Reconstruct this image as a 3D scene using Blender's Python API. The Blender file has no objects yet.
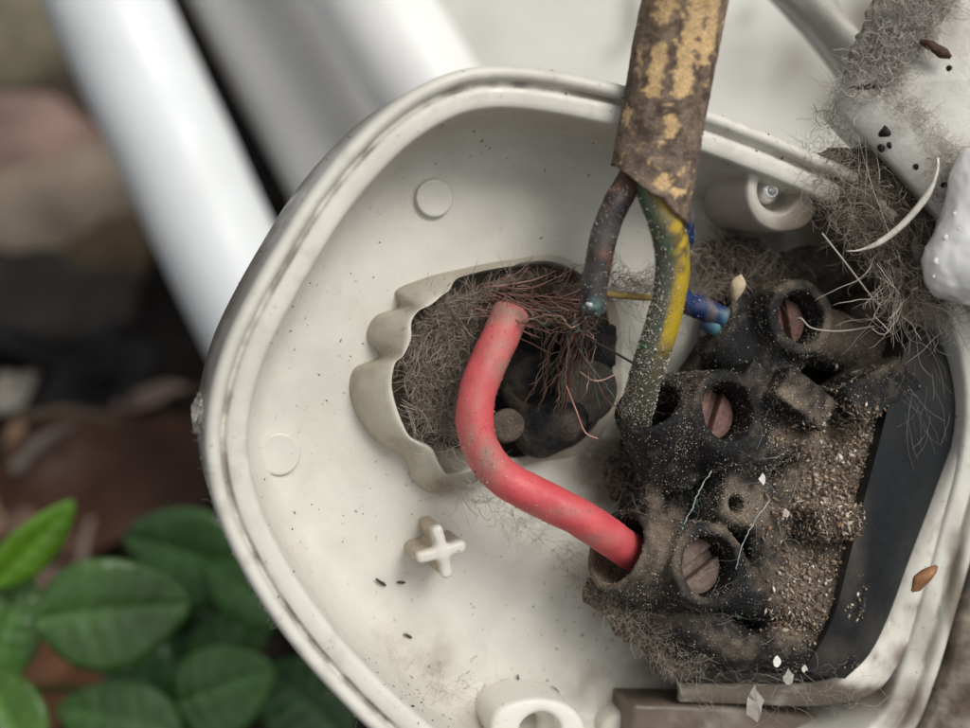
import bpy, math
import numpy as np
from mathutils import Vector

rng = np.random.default_rng(11)
S = bpy.context.scene
COL = S.collection

# ------------------------------------------------------------------ camera, sky, sun, exposure
D = 160.0                      # mm from lens to the plane of focus centre
PITCH = math.radians(40)       # camera tips 40 deg up from straight down
cp, sp = math.cos(PITCH), math.sin(PITCH)
ROT = np.array([[1, 0, 0], [0, cp, -sp], [0, sp, cp]])
ORI = np.array([0, 0, 0.130])

def W(p):                      # bench frame in mm (x right, y up the picture, z to the lens) -> world metres
    return np.asarray(p, float) @ ROT.T * 0.001 + ORI

cam = bpy.data.cameras.new('camera')
camo = bpy.data.objects.new('camera', cam)
COL.objects.link(camo)
camo.location = W([0, 0, D])
camo.rotation_euler = (PITCH, 0, 0)
cam.sensor_width = 36
cam.lens = 36 * D / 97.0
cam.clip_start = 0.005
cam.clip_end = 200
cam.dof.use_dof = True
cam.dof.focus_distance = (D + 1.5) * 0.001
cam.dof.aperture_fstop = cam.lens / 4.0
cam.dof.aperture_blades = 0
S.camera = camo

wd = bpy.data.worlds.new('World')
S.world = wd
wd.use_nodes = True
nt = wd.node_tree
bg = nt.nodes['Background']
sky = nt.nodes.new('ShaderNodeTexSky')
sky.sky_type = 'NISHITA'
sky.sun_disc = False
SUN_EL, SUN_AZ = math.radians(64), math.radians(105)    # azimuth from +Y towards +X
sky.sun_elevation = SUN_EL
sky.sun_rotation = SUN_AZ
sky.dust_density = 4.0
sky.air_density = 1.0
hs = nt.nodes.new('ShaderNodeHueSaturation')
hs.inputs['Saturation'].default_value = 0.12
nt.links.new(sky.outputs[0], hs.inputs['Color'])
nt.links.new(hs.outputs[0], bg.inputs[0])
bg.inputs[1].default_value = 0.11

sl = bpy.data.lights.new('sun', 'SUN')
sl.energy = 1.5
sl.angle = math.radians(24)
sl.color = (1.0, 0.96, 0.9)
so = bpy.data.objects.new('sun', sl)
COL.objects.link(so)
sdir = Vector((math.sin(SUN_AZ) * math.cos(SUN_EL), math.cos(SUN_AZ) * math.cos(SUN_EL), math.sin(SUN_EL)))
so.rotation_euler = (-sdir).to_track_quat('-Z', 'Y').to_euler()
so.location = (0, 0, 2)

S.view_settings.view_transform = 'Standard'
S.view_settings.look = 'None'
S.view_settings.gamma = 1
S.view_settings.exposure = 0.15
S.render.engine = 'CYCLES'

# ------------------------------------------------------------------ frames
def T(px, py, z=0.0):                       # point at depth z seen at a picture position
    k = 0.1 * (D - z) / D
    return np.array([(px - 485) * k, (364 - py) * k, z])

def proj(p):                                # bench mm -> picture position
    p = np.asarray(p, float)
    k = D / (D - p[..., 2]) / 0.1
    return p[..., 0] * k + 485, 364 - p[..., 1] * k

def unit(v):
    v = np.asarray(v, float)
    return v / np.linalg.norm(v)

BN = unit([math.sin(math.radians(15)), -math.sin(math.radians(5)), 0.962])   # the box's own up
BX = unit(np.array([1, 0, 0]) - BN * BN[0])
BY = np.cross(BN, BX)
BO = T(480, 400, -9)

def B(px, py, h=0.0):                       # point on the box plane at height h
    d = T(px, py, 0) - np.array([0, 0, D])
    c = np.array([0, 0, D])
    t = (h - (c - BO) @ BN) / (d @ BN)
    return c + t * d

def uv(px, py, h=0.0):
    q = B(px, py, h) - BO
    return np.array([q @ BX, q @ BY])

def U(u, h):                                # box plane coords (N,2), h -> bench mm
    u = np.asarray(u, float)
    return BO + u[..., 0:1] * BX + u[..., 1:2] * BY + np.asarray(h, float)[..., None] * BN

def G(px, py, zw=0.0):                      # point on the level world z = zw (metres), bench mm
    c = np.array([0, 0, D])
    d = T(px, py, 0) - c
    a = W(c)[2]
    b = W(c + d)[2] - a
    return c + d * ((zw - a) / b)

# ------------------------------------------------------------------ numeric helpers
def vnoise(p, s, seed=0):                   # value noise in 0..1 of points (N,3), cell size s
    q = np.asarray(p, float) / s + 1000.37 + seed * 17.31
    i = np.floor(q).astype(np.int64)
    f = q - i
    f = f * f * (3 - 2 * f)
    def hsh(a, b, c):
        n = (a * 73856093) ^ (b * 19349663) ^ (c * 83492791) ^ (seed * 2654435)
        n = (n ^ (n >> 13)) * 1274126177
        return ((n ^ (n >> 16)) & 0xffff) / 65535.0
    r = 0
    for dx in (0, 1):
        wx = f[:, 0] if dx else 1 - f[:, 0]
        for dy in (0, 1):
            wy = f[:, 1] if dy else 1 - f[:, 1]
            for dz in (0, 1):
                wz = f[:, 2] if dz else 1 - f[:, 2]
                r = r + wx * wy * wz * hsh(i[:, 0] + dx, i[:, 1] + dy, i[:, 2] + dz)
    return r

def fbm(p, s, seed=0, o=3):
    r, a, t = 0, 1.0, 0
    for k in range(o):
        r = r + a * vnoise(p, s / 2 ** k, seed + k * 7)
        t += a
        a *= 0.55
    return r / t

def crom(P, n, closed=False):               # Catmull-Rom through P, n points evenly spaced
    P = np.asarray(P, float)
    if closed:
        Q = np.vstack([P[-1], P, P[0], P[1]])
    else:
        Q = np.vstack([2 * P[0] - P[1], P, 2 * P[-1] - P[-2]])
    out = []
    for k in range(1, len(Q) - 2):
        a, b, c, d = Q[k - 1], Q[k], Q[k + 1], Q[k + 2]
        t = np.linspace(0, 1, 40, endpoint=False)[:, None]
        out.append(0.5 * (2 * b + (c - a) * t + (2 * a - 5 * b + 4 * c - d) * t * t + (3 * b - a - 3 * c + d) * t ** 3))
    out = np.vstack(out + [Q[-2][None]])
    s = np.concatenate([[0], np.cumsum(np.linalg.norm(np.diff(out, axis=0), axis=1))])
    tt = np.linspace(0, s[-1], n + 1)[:-1] if closed else np.linspace(0, s[-1], n)
    return np.stack([np.interp(tt, s, out[:, k]) for k in range(out.shape[1])], 1)

def inpoly(x, y, poly):
    r = np.zeros(np.shape(x), bool)
    n = len(poly)
    for i in range(n):
        x0, y0 = poly[i]
        x1, y1 = poly[(i + 1) % n]
        if y0 == y1:
            continue
        c = ((y0 > y) != (y1 > y)) & (x < (x1 - x0) * (y - y0) / (y1 - y0) + x0)
        r ^= c
    return r

def smooth(a, b, x):
    t = np.clip((np.asarray(x, float) - a) / (b - a), 0, 1)
    return t * t * (3 - 2 * t)

def blobs(px, py, L):                       # soft dirt and shade patches (x, y, rx, ry, strength)
    r = np.zeros(np.shape(px))
    for (x, y, rx, ry, s) in L:
        r = np.maximum(r, s * np.exp(-(((px - x) / rx) ** 2 + ((py - y) / ry) ** 2)))
    return r

def lerpc(a, b, t):
    t = np.asarray(t)[..., None]
    return np.asarray(a) * (1 - t) + np.asarray(b) * t

# ------------------------------------------------------------------ objects
def tag(o, label=None, cat=None, group=None, kind=None):
    if label: o['label'] = label
    if cat: o['category'] = cat
    if group: o['group'] = group
    if kind: o['kind'] = kind
    return o

def thing(name, base, label, cat, group=None):
    o = bpy.data.objects.new(name, None)
    o.empty_display_size = 0.01
    COL.objects.link(o)
    o.location = W(base)
    return tag(o, label, cat, group)

def root_of(o):
    v = Vector((0, 0, 0))
    while o is not None:
        v = v + o.location
        o = o.parent
    return np.array(v)

def obj(name, V, F, mat, parent=None, base=None, col=None, shade=True, uvs=None):
    V = np.asarray(V, float)
    Wv = W(V)
    me = bpy.data.meshes.new(name)
    o = bpy.data.objects.new(name, me)
    if parent is not None:
        o.parent = parent
        off = root_of(parent)
    else:
        off = W(base) if base is not None else np.array([Wv[:, 0].mean(), Wv[:, 1].mean(), Wv[:, 2].min()])
        o.location = off
    Lv = (Wv - off).astype(np.float32)
    if isinstance(F, np.ndarray):
        k = F.shape[1]
        me.vertices.add(len(Lv)); me.vertices.foreach_set('co', Lv.ravel())
        me.loops.add(F.size); me.loops.foreach_set('vertex_index', F.astype(np.int32).ravel())
        me.polygons.add(len(F))
        me.polygons.foreach_set('loop_start', np.arange(0, F.size, k, dtype=np.int32))
        me.update(calc_edges=True)
    else:
        me.from_pydata(Lv.tolist(), [], [list(map(int, f)) for f in F])
        me.update()
    me.validate()
    if col is not None:
        c = np.ones((len(Lv), 4), np.float32)
        c[:, :3] = col
        at = me.attributes.new('Col', 'FLOAT_COLOR', 'POINT')
        at.data.foreach_set('color', c.ravel())
    if shade:
        me.polygons.foreach_set('use_smooth', np.ones(len(me.polygons), bool))
    me.materials.append(mat)
    COL.objects.link(o)
    return o

def join(parts):                            # list of (V, F list) -> one
    V, F, n = [], [], 0
    for v, f in parts:
        V.append(np.asarray(v, float))
        F += [[i + n for i in q] for q in f]
        n += len(v)
    return np.vstack(V), F

def loft(loops, closed=True, cap0=False, cap1=False):
    loops = [np.asarray(l, float) for l in loops]
    n = len(loops[0])
    F = []
    m = n if closed else n - 1
    for a in range(len(loops) - 1):
        for i in range(m):
            j = (i + 1) % n
            F.append([a * n + i, a * n + j, (a + 1) * n + j, (a + 1) * n + i])
    if cap0: F.append(list(range(n))[::-1])
    if cap1: F.append([(len(loops) - 1) * n + i for i in range(n)])
    return np.vstack(loops), F

def frames(P):
    t = np.gradient(P, axis=0)
    t /= np.linalg.norm(t, axis=1)[:, None]
    a = np.cross(t[0], [0, 0, 1.0])
    if np.linalg.norm(a) < 1e-3: a = np.cross(t[0], [0, 1.0, 0])
    a = unit(a)
    A, Bn = [], []
    for k in range(len(P)):
        a = unit(a - t[k] * (a @ t[k]))
        A.append(a); Bn.append(np.cross(t[k], a))
    return t, np.array(A), np.array(Bn)

def tube(P, r, sides=16, cap=True, prof=None):
    P = np.asarray(P, float)
    r = np.broadcast_to(np.asarray(r, float), (len(P),))
    t, a, b = frames(P)
    th = np.linspace(0, 2 * math.pi, sides, endpoint=False)
    pr = np.ones(sides) if prof is None else prof
    loops = [P[k] + r[k] * pr[:, None] * (np.cos(th)[:, None] * a[k] + np.sin(th)[:, None] * b[k]) for k in range(len(P))]
    if cap:
        e0, e1 = loops[0], loops[-1]
        loops = [P[0] + (e0 - P[0]) * 0.8 - t[0] * r[0] * 0.12] + loops + [P[-1] + (e1 - P[-1]) * 0.8 + t[-1] * r[-1] * 0.12]
    return loft(loops, True, cap, cap)

def basis(n, up=(0, 1, 0)):
    n = unit(n)
    x = np.cross(up, n)
    x = unit(x)
    return x, np.cross(n, x), n

def revolve(c, axis, prof, sides=40, up=(0, 1, 0), cap0=False, cap1=False):   # prof: (r, h)
    x, y, n = basis(axis, up)
    th = np.linspace(0, 2 * math.pi, sides, endpoint=False)
    return loft([c + n * h + r * (np.cos(th)[:, None] * x + np.sin(th)[:, None] * y) for r, h in prof], True, cap0, cap1)

def slab(L, R, thick, n=24, m=10, bulge=0.0, back=(0, 0, -1)):        # solid between two polylines
    L, R = crom(L, n), crom(R, n)
    g = []
    for j in range(m):
        t = j / (m - 1)
        g.append(L * (1 - t) + R * t + np.array([0, 0, 1]) * bulge * math.sin(math.pi * t))
    g = np.array(g)                                      # m,n,3
    bk = g + np.asarray(back, float) * thick
    V = np.vstack([g.reshape(-1, 3), bk.reshape(-1, 3)])
    F, o = [], m * n
    for j in range(m - 1):
        for i in range(n - 1):
            q = [j * n + i, (j + 1) * n + i, (j + 1) * n + i + 1, j * n + i + 1]
            F.append(q); F.append([x + o for x in q[::-1]])
    ring = [i for i in range(n)] + [j * n + n - 1 for j in range(1, m)] + [(m - 1) * n + i for i in range(n - 2, -1, -1)] + [j * n for j in range(m - 2, 0, -1)]
    for a, b in zip(ring, ring[1:] + ring[:1]):
        F.append([a, b, b + o, a + o])
    return V, F

# ------------------------------------------------------------------ signed distance modelling
def grid(lo, hi, h):
    ax = [np.arange(lo[k], hi[k] + h, h, dtype=np.float32) for k in range(3)]
    return ax, np.stack(np.meshgrid(*ax, indexing='ij'), -1)

def nets(f, ax):
    s = f < 0
    nx, ny, nz = f.shape
    c = np.zeros((nx - 1, ny - 1, nz - 1), np.int8)
    for dx in (0, 1):
        for dy in (0, 1):
            for dz in (0, 1):
                c += s[dx:nx - 1 + dx, dy:ny - 1 + dy, dz:nz - 1 + dz]
    I = np.argwhere((c > 0) & (c < 8))
    idx = -np.ones(c.shape, np.int64)
    idx[I[:, 0], I[:, 1], I[:, 2]] = np.arange(len(I))
    P = np.zeros((len(I), 3)); N = np.zeros(len(I))
    cs = [(a, b, d) for a in (0, 1) for b in (0, 1) for d in (0, 1)]
    for a in cs:
        for k in range(3):
            if a[k] == 1: continue
            b = list(a); b[k] = 1
            fa = f[I[:, 0] + a[0], I[:, 1] + a[1], I[:, 2] + a[2]]
            fb = f[I[:, 0] + b[0], I[:, 1] + b[1], I[:, 2] + b[2]]
            m = (fa < 0) != (fb < 0)
            t = np.where(m, fa / np.where(m, fa - fb, 1), 0)
            p = np.tile(np.array(a, float), (len(I), 1)); p[:, k] = t
            P[m] += p[m]; N[m] += 1
    V = (I + P / N[:, None])
    h = ax[0][1] - ax[0][0]
    V = V * h + np.array([a[0] for a in ax])
    Q = []
    for k in range(3):
        u, w = (k + 1) % 3, (k + 2) % 3
        sl0 = [slice(None)] * 3; sl1 = [slice(None)] * 3
        sl0[k] = slice(0, -1); sl1[k] = slice(1, None)
        d = s[tuple(sl0)] != s[tuple(sl1)]
        E = np.argwhere(d)
        ok = (E[:, u] > 0) & (E[:, w] > 0) & (E[:, u] < f.shape[u] - 1) & (E[:, w] < f.shape[w] - 1)
        E = E[ok]
        sg = s[E[:, 0], E[:, 1], E[:, 2]]
        q = []
        for du, dw in ((-1, -1), (0, -1), (0, 0), (-1, 0)):
            e = E.copy(); e[:, u] += du; e[:, w] += dw
            q.append(idx[e[:, 0], e[:, 1], e[:, 2]])
        q = np.stack(q, 1)
        q[~sg] = q[~sg][:, ::-1]
        Q.append(q)
    Q = np.vstack(Q)
    return V, Q[(Q >= 0).all(1)]

def d_cap(p, a, b, ra, rb=None):
    rb = ra if rb is None else rb
    a = np.asarray(a, np.float32); b = np.asarray(b, np.float32)
    ab = b - a
    t = np.clip(((p - a) @ ab) / (ab @ ab), 0, 1)
    return np.linalg.norm(p - a - t[..., None] * ab, axis=-1) - (ra + (rb - ra) * t)

def d_cyl(p, a, b, r, rd=0.0, rb=None):
    a = np.asarray(a, np.float32); b = np.asarray(b, np.float32)
    L = np.linalg.norm(b - a); n = (b - a) / L
    t = (p - a) @ n
    rad = np.linalg.norm(p - a - t[..., None] * n, axis=-1)
    rr = r if rb is None else r + (rb - r) * np.clip(t / L, 0, 1)
    dx = rad - rr + rd
    dy = np.abs(t - L / 2) - L / 2 + rd
    return np.minimum(np.maximum(dx, dy), 0) + np.sqrt(np.maximum(dx, 0) ** 2 + np.maximum(dy, 0) ** 2) - rd

def d_box(p, c, ax3, half, rd=0.2):
    q = p - np.asarray(c, np.float32)
    d = [np.abs(q @ np.asarray(ax3[k], np.float32)) - half[k] + rd for k in range(3)]
    o = np.sqrt(sum(np.maximum(e, 0) ** 2 for e in d))
    return o + np.minimum(np.maximum(np.maximum(d[0], d[1]), d[2]), 0) - rd

def d_poly(x, y, P):
    d = np.full(x.shape, 1e9, np.float32); n = len(P)
    for i in range(n):
        a, b = P[i], P[(i + 1) % n]
        e = b - a
        t = np.clip(((x - a[0]) * e[0] + (y - a[1]) * e[1]) / (e @ e), 0, 1)
        d = np.minimum(d, (x - a[0] - t * e[0]) ** 2 + (y - a[1] - t * e[1]) ** 2)
    d = np.sqrt(d)
    return np.where(inpoly(x, y, P), -d, d)

def smin(a, b, k):
    h = np.clip(0.5 + 0.5 * (b - a) / k, 0, 1)
    return b * (1 - h) + a * h - k * h * (1 - h)

def smax(a, b, k):
    return -smin(-a, -b, k)

def vnormals(V, Q):
    n = np.zeros_like(V)
    fn = np.cross(V[Q[:, 1]] - V[Q[:, 0]], V[Q[:, 2]] - V[Q[:, 0]])
    for k in range(Q.shape[1]):
        np.add.at(n, Q[:, k], fn)
    return n / np.maximum(np.linalg.norm(n, axis=1), 1e-12)[:, None]

# ------------------------------------------------------------------ fibres and grains
def strands(P, r):                          # P (s,n,3), r (s,) or (s,n) -> triangular tubes
    s, n = P.shape[:2]
    t = np.gradient(P, axis=1)
    t /= np.maximum(np.linalg.norm(t, axis=2), 1e-9)[..., None]
    ref = np.tile(rng.normal(size=(s, 1, 3)), (1, n, 1))
    a = np.cross(t, ref); a /= np.maximum(np.linalg.norm(a, axis=2), 1e-9)[..., None]
    b = np.cross(t, a)
    r = np.asarray(r, float)
    if r.ndim == 1:
        tp = np.ones(n); tp[0] = 0.5; tp[-1] = 0.3
        r = r[:, None] * tp[None]
    V = np.stack([P + r[..., None] * (math.cos(q) * a + math.sin(q) * b) for q in (0, 2.094, 4.189)], 2)
    i0 = (np.arange(s)[:, None, None] * n + np.arange(n - 1)[None, :, None]) * 3
    k = np.arange(3)[None, None]
    k2 = (k + 1) % 3
    F = np.stack([i0 + k, i0 + k2, i0 + 3 + k2, i0 + 3 + k], -1)
    return V.reshape(-1, 3), F.reshape(-1, 4)

def walk(P0, D0, length, n, curl, pull=None):      # curling fibres from start points
    s = len(P0)
    d = D0 / np.linalg.norm(D0, axis=1)[:, None]
    p = P0.copy()
    out = [p.copy()]
    acc = rng.normal(size=(s, 3)) * curl * 0.5
    step = (length / (n - 1))[:, None]
    for k in range(n - 1):
        acc = acc * 0.6 + rng.normal(size=(s, 3)) * curl * 0.5
        d = d + acc
        d /= np.linalg.norm(d, axis=1)[:, None]
        p = p + d * step
        out.append(p.copy())
    return np.stack(out, 1)

def rand_in(poly, n):
    P = np.asarray(poly, float)
    lo, hi = P.min(0), P.max(0)
    out = np.zeros((0, 2))
    while len(out) < n:
        q = lo + rng.random((n * 3, 2)) * (hi - lo)
        out = np.vstack([out, q[inpoly(q[:, 0], q[:, 1], poly)]])
    return out[:n]

def fibre_mesh(P, r, c0, c1):
    V, F = strands(P, r)
    s, n = P.shape[:2]
    t = rng.random(s) ** 1.5
    c = lerpc(c0, c1, t)
    c = np.repeat(c, n * 3, axis=0)
    return V, F, c

CHIP_V = np.array([[1, 0, 0], [-1, 0, 0], [0, 1, 0], [0, -1, 0], [0, 0, 1], [0, 0, -1]], float)
CHIP_F = np.array([[0, 2, 4], [2, 1, 4], [1, 3, 4], [3, 0, 4], [2, 0, 5], [1, 2, 5], [3, 1, 5], [0, 3, 5]])

def grains(P, size, pal, flat=(1.0, 0.7, 0.45), jit=0.35, pw=None):
    n = len(P)
    q = rng.normal(size=(n, 4)); q /= np.linalg.norm(q, axis=1)[:, None]
    w, x, y, z = q.T
    R = np.stack([np.stack([1 - 2 * (y * y + z * z), 2 * (x * y - z * w), 2 * (x * z + y * w)], -1),
                  np.stack([2 * (x * y + z * w), 1 - 2 * (x * x + z * z), 2 * (y * z - x * w)], -1),
                  np.stack([2 * (x * z - y * w), 2 * (y * z + x * w), 1 - 2 * (x * x + y * y)], -1)], 1)
    sc = np.asarray(size)[:, None, None] * (np.array(flat) * (1 + jit * rng.normal(size=(n, 1, 3)))).clip(0.15, 3)
    v = CHIP_V[None] * sc * (1 + 0.2 * rng.normal(size=(n, 6, 1)))
    v = np.einsum('nij,nkj->nki', R, v) + P[:, None]
    F = (np.arange(n)[:, None, None] * 6 + CHIP_F[None]).reshape(-1, 3)
    pal = np.asarray(pal, float)
    c = pal[rng.choice(len(pal), n, p=pw)] * (0.75 + 0.5 * rng.random((n, 1)))
    return v.reshape(-1, 3), F, np.repeat(c, 6, axis=0).clip(0, 0.95)

def scatter(V, F, n, mask=None, lift=0.0):          # random points on a mesh
    V = np.asarray(V, float)
    if not isinstance(F, np.ndarray):
        F = np.array([f[:3] for f in F if len(f) >= 3] + [[f[0], f[2], f[3]] for f in F if len(f) == 4])
    elif F.shape[1] == 4:
        F = np.vstack([F[:, :3], F[:, [0, 2, 3]]])
    a, b, c = V[F[:, 0]], V[F[:, 1]], V[F[:, 2]]
    nn = np.cross(b - a, c - a)
    ar = np.linalg.norm(nn, axis=1)
    if mask is not None:
        ar = ar * mask((a + b + c) / 3, nn / np.maximum(ar, 1e-12)[:, None])
    k = rng.choice(len(F), n, p=ar / ar.sum())
    u = rng.random((n, 1)); w = rng.random((n, 1))
    fl = (u + w) > 1
    u = np.where(fl, 1 - u, u); w = np.where(fl, 1 - w, w)
    P = a[k] * (1 - u - w) + b[k] * u + c[k] * w
    return P + nn[k] / np.maximum(np.linalg.norm(nn[k], axis=1), 1e-12)[:, None] * lift

# ------------------------------------------------------------------ materials
def mat(name, col=None, rough=0.5, spec=0.5, metal=0.0, vary=0.15, vscale=0.6, speck=0.0, speckcol=(0.05, 0.04, 0.03),
        bump=0.0, bscale=3.0, sss=0.0, coat=0.0, stain=None, stain_amt=0.0, stain_scale=0.15, grainy=0.0, rvar=0.15, trans=0.0):
    m = bpy.data.materials.new(name)
    m.use_nodes = True
    N, L = m.node_tree.nodes, m.node_tree.links
    b = N['Principled BSDF']
    tc = N.new('ShaderNodeTexCoord')
    mp = N.new('ShaderNodeMapping'); mp.inputs['Scale'].default_value = (1000, 1000, 1000)
    L.new(tc.outputs['Object'], mp.inputs[0])
    def noise(sc, det=3, ro=0.6):
        n = N.new('ShaderNodeTexNoise'); n.inputs['Scale'].default_value = sc
        n.inputs['Detail'].default_value = det; n.inputs['Roughness'].default_value = ro
        L.new(mp.outputs[0], n.inputs[0]); return n
    def ramp(src, a, c_):
        r = N.new('ShaderNodeMapRange'); r.inputs['From Min'].default_value = a; r.inputs['From Max'].default_value = c_
        L.new(src, r.inputs['Value']); return r.outputs[0]
    def mix(f, a, c_, mode='MIX'):
        x = N.new('ShaderNodeMix'); x.data_type = 'RGBA'; x.blend_type = mode
        if isinstance(f, float): x.inputs[0].default_value = f
        else: L.new(f, x.inputs[0])
        for s_, v in ((6, a), (7, c_)):
            if isinstance(v, tuple): x.inputs[s_].default_value = v if len(v) == 4 else v + (1,)
            else: L.new(v, x.inputs[s_])
        return x.outputs[2]
    if col is None:
        at = N.new('ShaderNodeAttribute'); at.attribute_name = 'Col'
        c = at.outputs['Color']
    else:
        rg = N.new('ShaderNodeRGB'); rg.outputs[0].default_value = tuple(col) + (1,)
        c = rg.outputs[0]
    n1 = noise(vscale, 4)
    if vary:
        dk = mix(vary, c, (0, 0, 0))
        k_ = 1 + vary * 0.6
        lt = mix(1.0, c, (k_, k_, k_), 'MULTIPLY')
        c = mix(ramp(n1.outputs[0], 0.3, 0.7), dk, lt)
    if stain is not None:
        n2 = noise(stain_scale, 5, 0.7)
        f = N.new('ShaderNodeMath'); f.operation = 'MULTIPLY'; f.inputs[1].default_value = stain_amt
        L.new(ramp(n2.outputs[0], 0.5, 0.75), f.inputs[0])
        c = mix(f.outputs[0], c, tuple(stain))
    if speck:
        n3 = noise(1.6, 2, 0.5)
        f = N.new('ShaderNodeMath'); f.operation = 'MULTIPLY'; f.inputs[1].default_value = speck
        L.new(ramp(n3.outputs[0], 0.70, 0.76), f.inputs[0])
        c = mix(f.outputs[0], c, tuple(speckcol))
    if grainy:
        n4 = noise(5.0, 2, 0.6)
        c = mix(ramp(n4.outputs[0], 0.25, 0.75), mix(grainy, c, (0, 0, 0)), mix(1.0, c, (1 + grainy * 0.9, 1 + grainy * 0.85, 1 + grainy * 0.75), 'MULTIPLY'))
    L.new(c, b.inputs['Base Color'])
    if rvar:
        r = N.new('ShaderNodeMapRange'); r.inputs['To Min'].default_value = max(rough - rvar, 0.03); r.inputs['To Max'].default_value = min(rough + rvar, 1)
        r.inputs['From Min'].default_value = 0.3; r.inputs['From Max'].default_value = 0.7
        n5 = noise(vscale * 1.7, 3); L.new(n5.outputs[0], r.inputs['Value']); L.new(r.outputs[0], b.inputs['Roughness'])
    else:
        b.inputs['Roughness'].default_value = rough
    b.inputs['Metallic'].default_value = metal
    b.inputs['Specular IOR Level'].default_value = spec
    if coat:
        b.inputs['Coat Weight'].default_value = coat; b.inputs['Coat Roughness'].default_value = 0.12
    if sss:
        b.inputs['Subsurface Weight'].default_value = sss
        b.inputs['Subsurface Radius'].default_value = (1, 0.8, 0.6)
        b.inputs['Subsurface Scale'].default_value = 0.0012
    if trans:
        tr = N.new('ShaderNodeBsdfTranslucent'); L.new(c, tr.inputs[0])
        ms = N.new('ShaderNodeMixShader'); ms.inputs[0].default_value = trans
        L.new(b.outputs[0], ms.inputs[1]); L.new(tr.outputs[0], ms.inputs[2])
        L.new(ms.outputs[0], N['Material Output'].inputs[0])
    if bump:
        nb_ = noise(bscale, 4, 0.65)
        bp = N.new('ShaderNodeBump'); bp.inputs['Distance'].default_value = 0.001; bp.inputs['Strength'].default_value = bump
        L.new(nb_.outputs[0], bp.inputs['Height']); L.new(bp.outputs[0], b.inputs['Normal'])
    return m

M_cream = mat('aged_cream_plastic', None, 0.42, 0.4, vary=0.05, vscale=0.25, speck=0.45, speckcol=(0.16, 0.13, 0.10), bump=0.05, bscale=1.2, stain=(0.42, 0.37, 0.29), stain_amt=0.3, stain_scale=0.12)
M_collar = mat('aged_rubber_collar', None, 0.6, 0.3, vary=0.10, vscale=0.7, bump=0.10, bscale=2.5)
M_black = mat('dusty_black_plastic', None, 0.6, 0.22, vary=0.3, vscale=0.9, grainy=0.5, bump=0.45, bscale=3.5, rvar=0.2)
M_plate = mat('smooth_black_plastic', None, 0.5, 0.28, vary=0.2, vscale=0.5, grainy=0.3, bump=0.06, bscale=4)
M_screw = mat('dull_brown_screw', (0.17, 0.092, 0.074), 0.5, 0.4, metal=0.2, vary=0.45, vscale=1.4, bump=0.12, bscale=3)
M_screw2 = mat('dull_grey_brown_screw', (0.15, 0.105, 0.082), 0.5, 0.4, metal=0.2, vary=0.5, vscale=1.2, bump=0.15, bscale=3)
M_steel = mat('bright_steel', (0.8, 0.8, 0.78), 0.14, 0.5, metal=1.0, vary=0.2, bump=0.1)
M_sheath = mat('weathered_sheath', None, 0.6, 0.25, vary=0.2, vscale=0.9, grainy=0.45, bump=0.4, bscale=3.0)
M_wire = mat('wire_insulation', None, 0.42, 0.5, vary=0.18, vscale=0.8, grainy=0.12, bump=0.15, bscale=2.5)
M_red = mat('red_insulation', None, 0.5, 0.4, vary=0.12, vscale=0.5, grainy=0.06, bump=0.12, bscale=2.5, sss=0.1)
M_fibre = mat('cobweb_fibre', None, 0.8, 0.2, vary=0.0, rvar=0, trans=0.25)
M_grain = mat('dust_grain', None, 0.8, 0.25, vary=0.0, rvar=0)
M_clump = mat('matted_dust', None, 0.95, 0.1, vary=0.35, vscale=0.9, grainy=0.5, bump=0.9, bscale=2.2, rvar=0)
M_copper = mat('tarnished_copper', None, 0.4, 0.5, metal=0.35, vary=0.2, rvar=0.1)
M_pipe = mat('bluish_white_pipe', (0.74, 0.77, 0.78), 0.45, 0.4, vary=0.06, vscale=0.05, stain=(0.55, 0.55, 0.5), stain_amt=0.35, stain_scale=0.04)
M_pipe2 = mat('shade_grey_pipe', (0.56, 0.55, 0.53), 0.5, 0.4, vary=0.06, vscale=0.05, stain=(0.4, 0.39, 0.36), stain_amt=0.3, stain_scale=0.04)  # grey base colour carries the shade this pipe stands in
M_pipe3 = mat('white_pipe', (0.78, 0.78, 0.76), 0.45, 0.4, vary=0.06, vscale=0.06, stain=(0.55, 0.54, 0.5), stain_amt=0.3, stain_scale=0.05)
M_board = mat('stained_board', None, 0.6, 0.3, vary=0.08, vscale=0.08, bump=0.2, bscale=0.5)
M_cover = mat('dusty_white_cover', None, 0.5, 0.4, vary=0.10, vscale=0.3, bump=0.12, bscale=1.0, grainy=0.1)
M_gloss = mat('wet_white_plastic', (0.80, 0.80, 0.775), 0.14, 0.5, vary=0.05, vscale=0.2, coat=0.5, bump=0.05, bscale=0.5)
M_foil = mat('crumpled_foil', (0.55, 0.50, 0.44), 0.2, 0.6, metal=0.5, vary=0.6, vscale=1.0, bump=0.3, bscale=1.5)
M_soil = mat('dark_soil', None, 0.9, 0.2, vary=0.5, vscale=0.06, grainy=0.4, bump=1.0, bscale=0.4)
M_stone = mat('pale_stone', None, 0.8, 0.3, vary=0.35, vscale=0.08, bump=0.8, bscale=0.3)
M_dead = mat('dead_leaf', None, 0.6, 0.3, vary=0.3, vscale=0.1, bump=0.4, bscale=0.3, trans=0.15)
M_leaf = mat('green_leaf', None, 0.2, 0.7, vary=0.4, vscale=0.12, bump=0.35, bscale=0.4, trans=0.2, rvar=0.08)
M_seed = mat('straw_seed', None, 0.6, 0.3, vary=0.2, vscale=1.0, bump=0.2)

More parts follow.
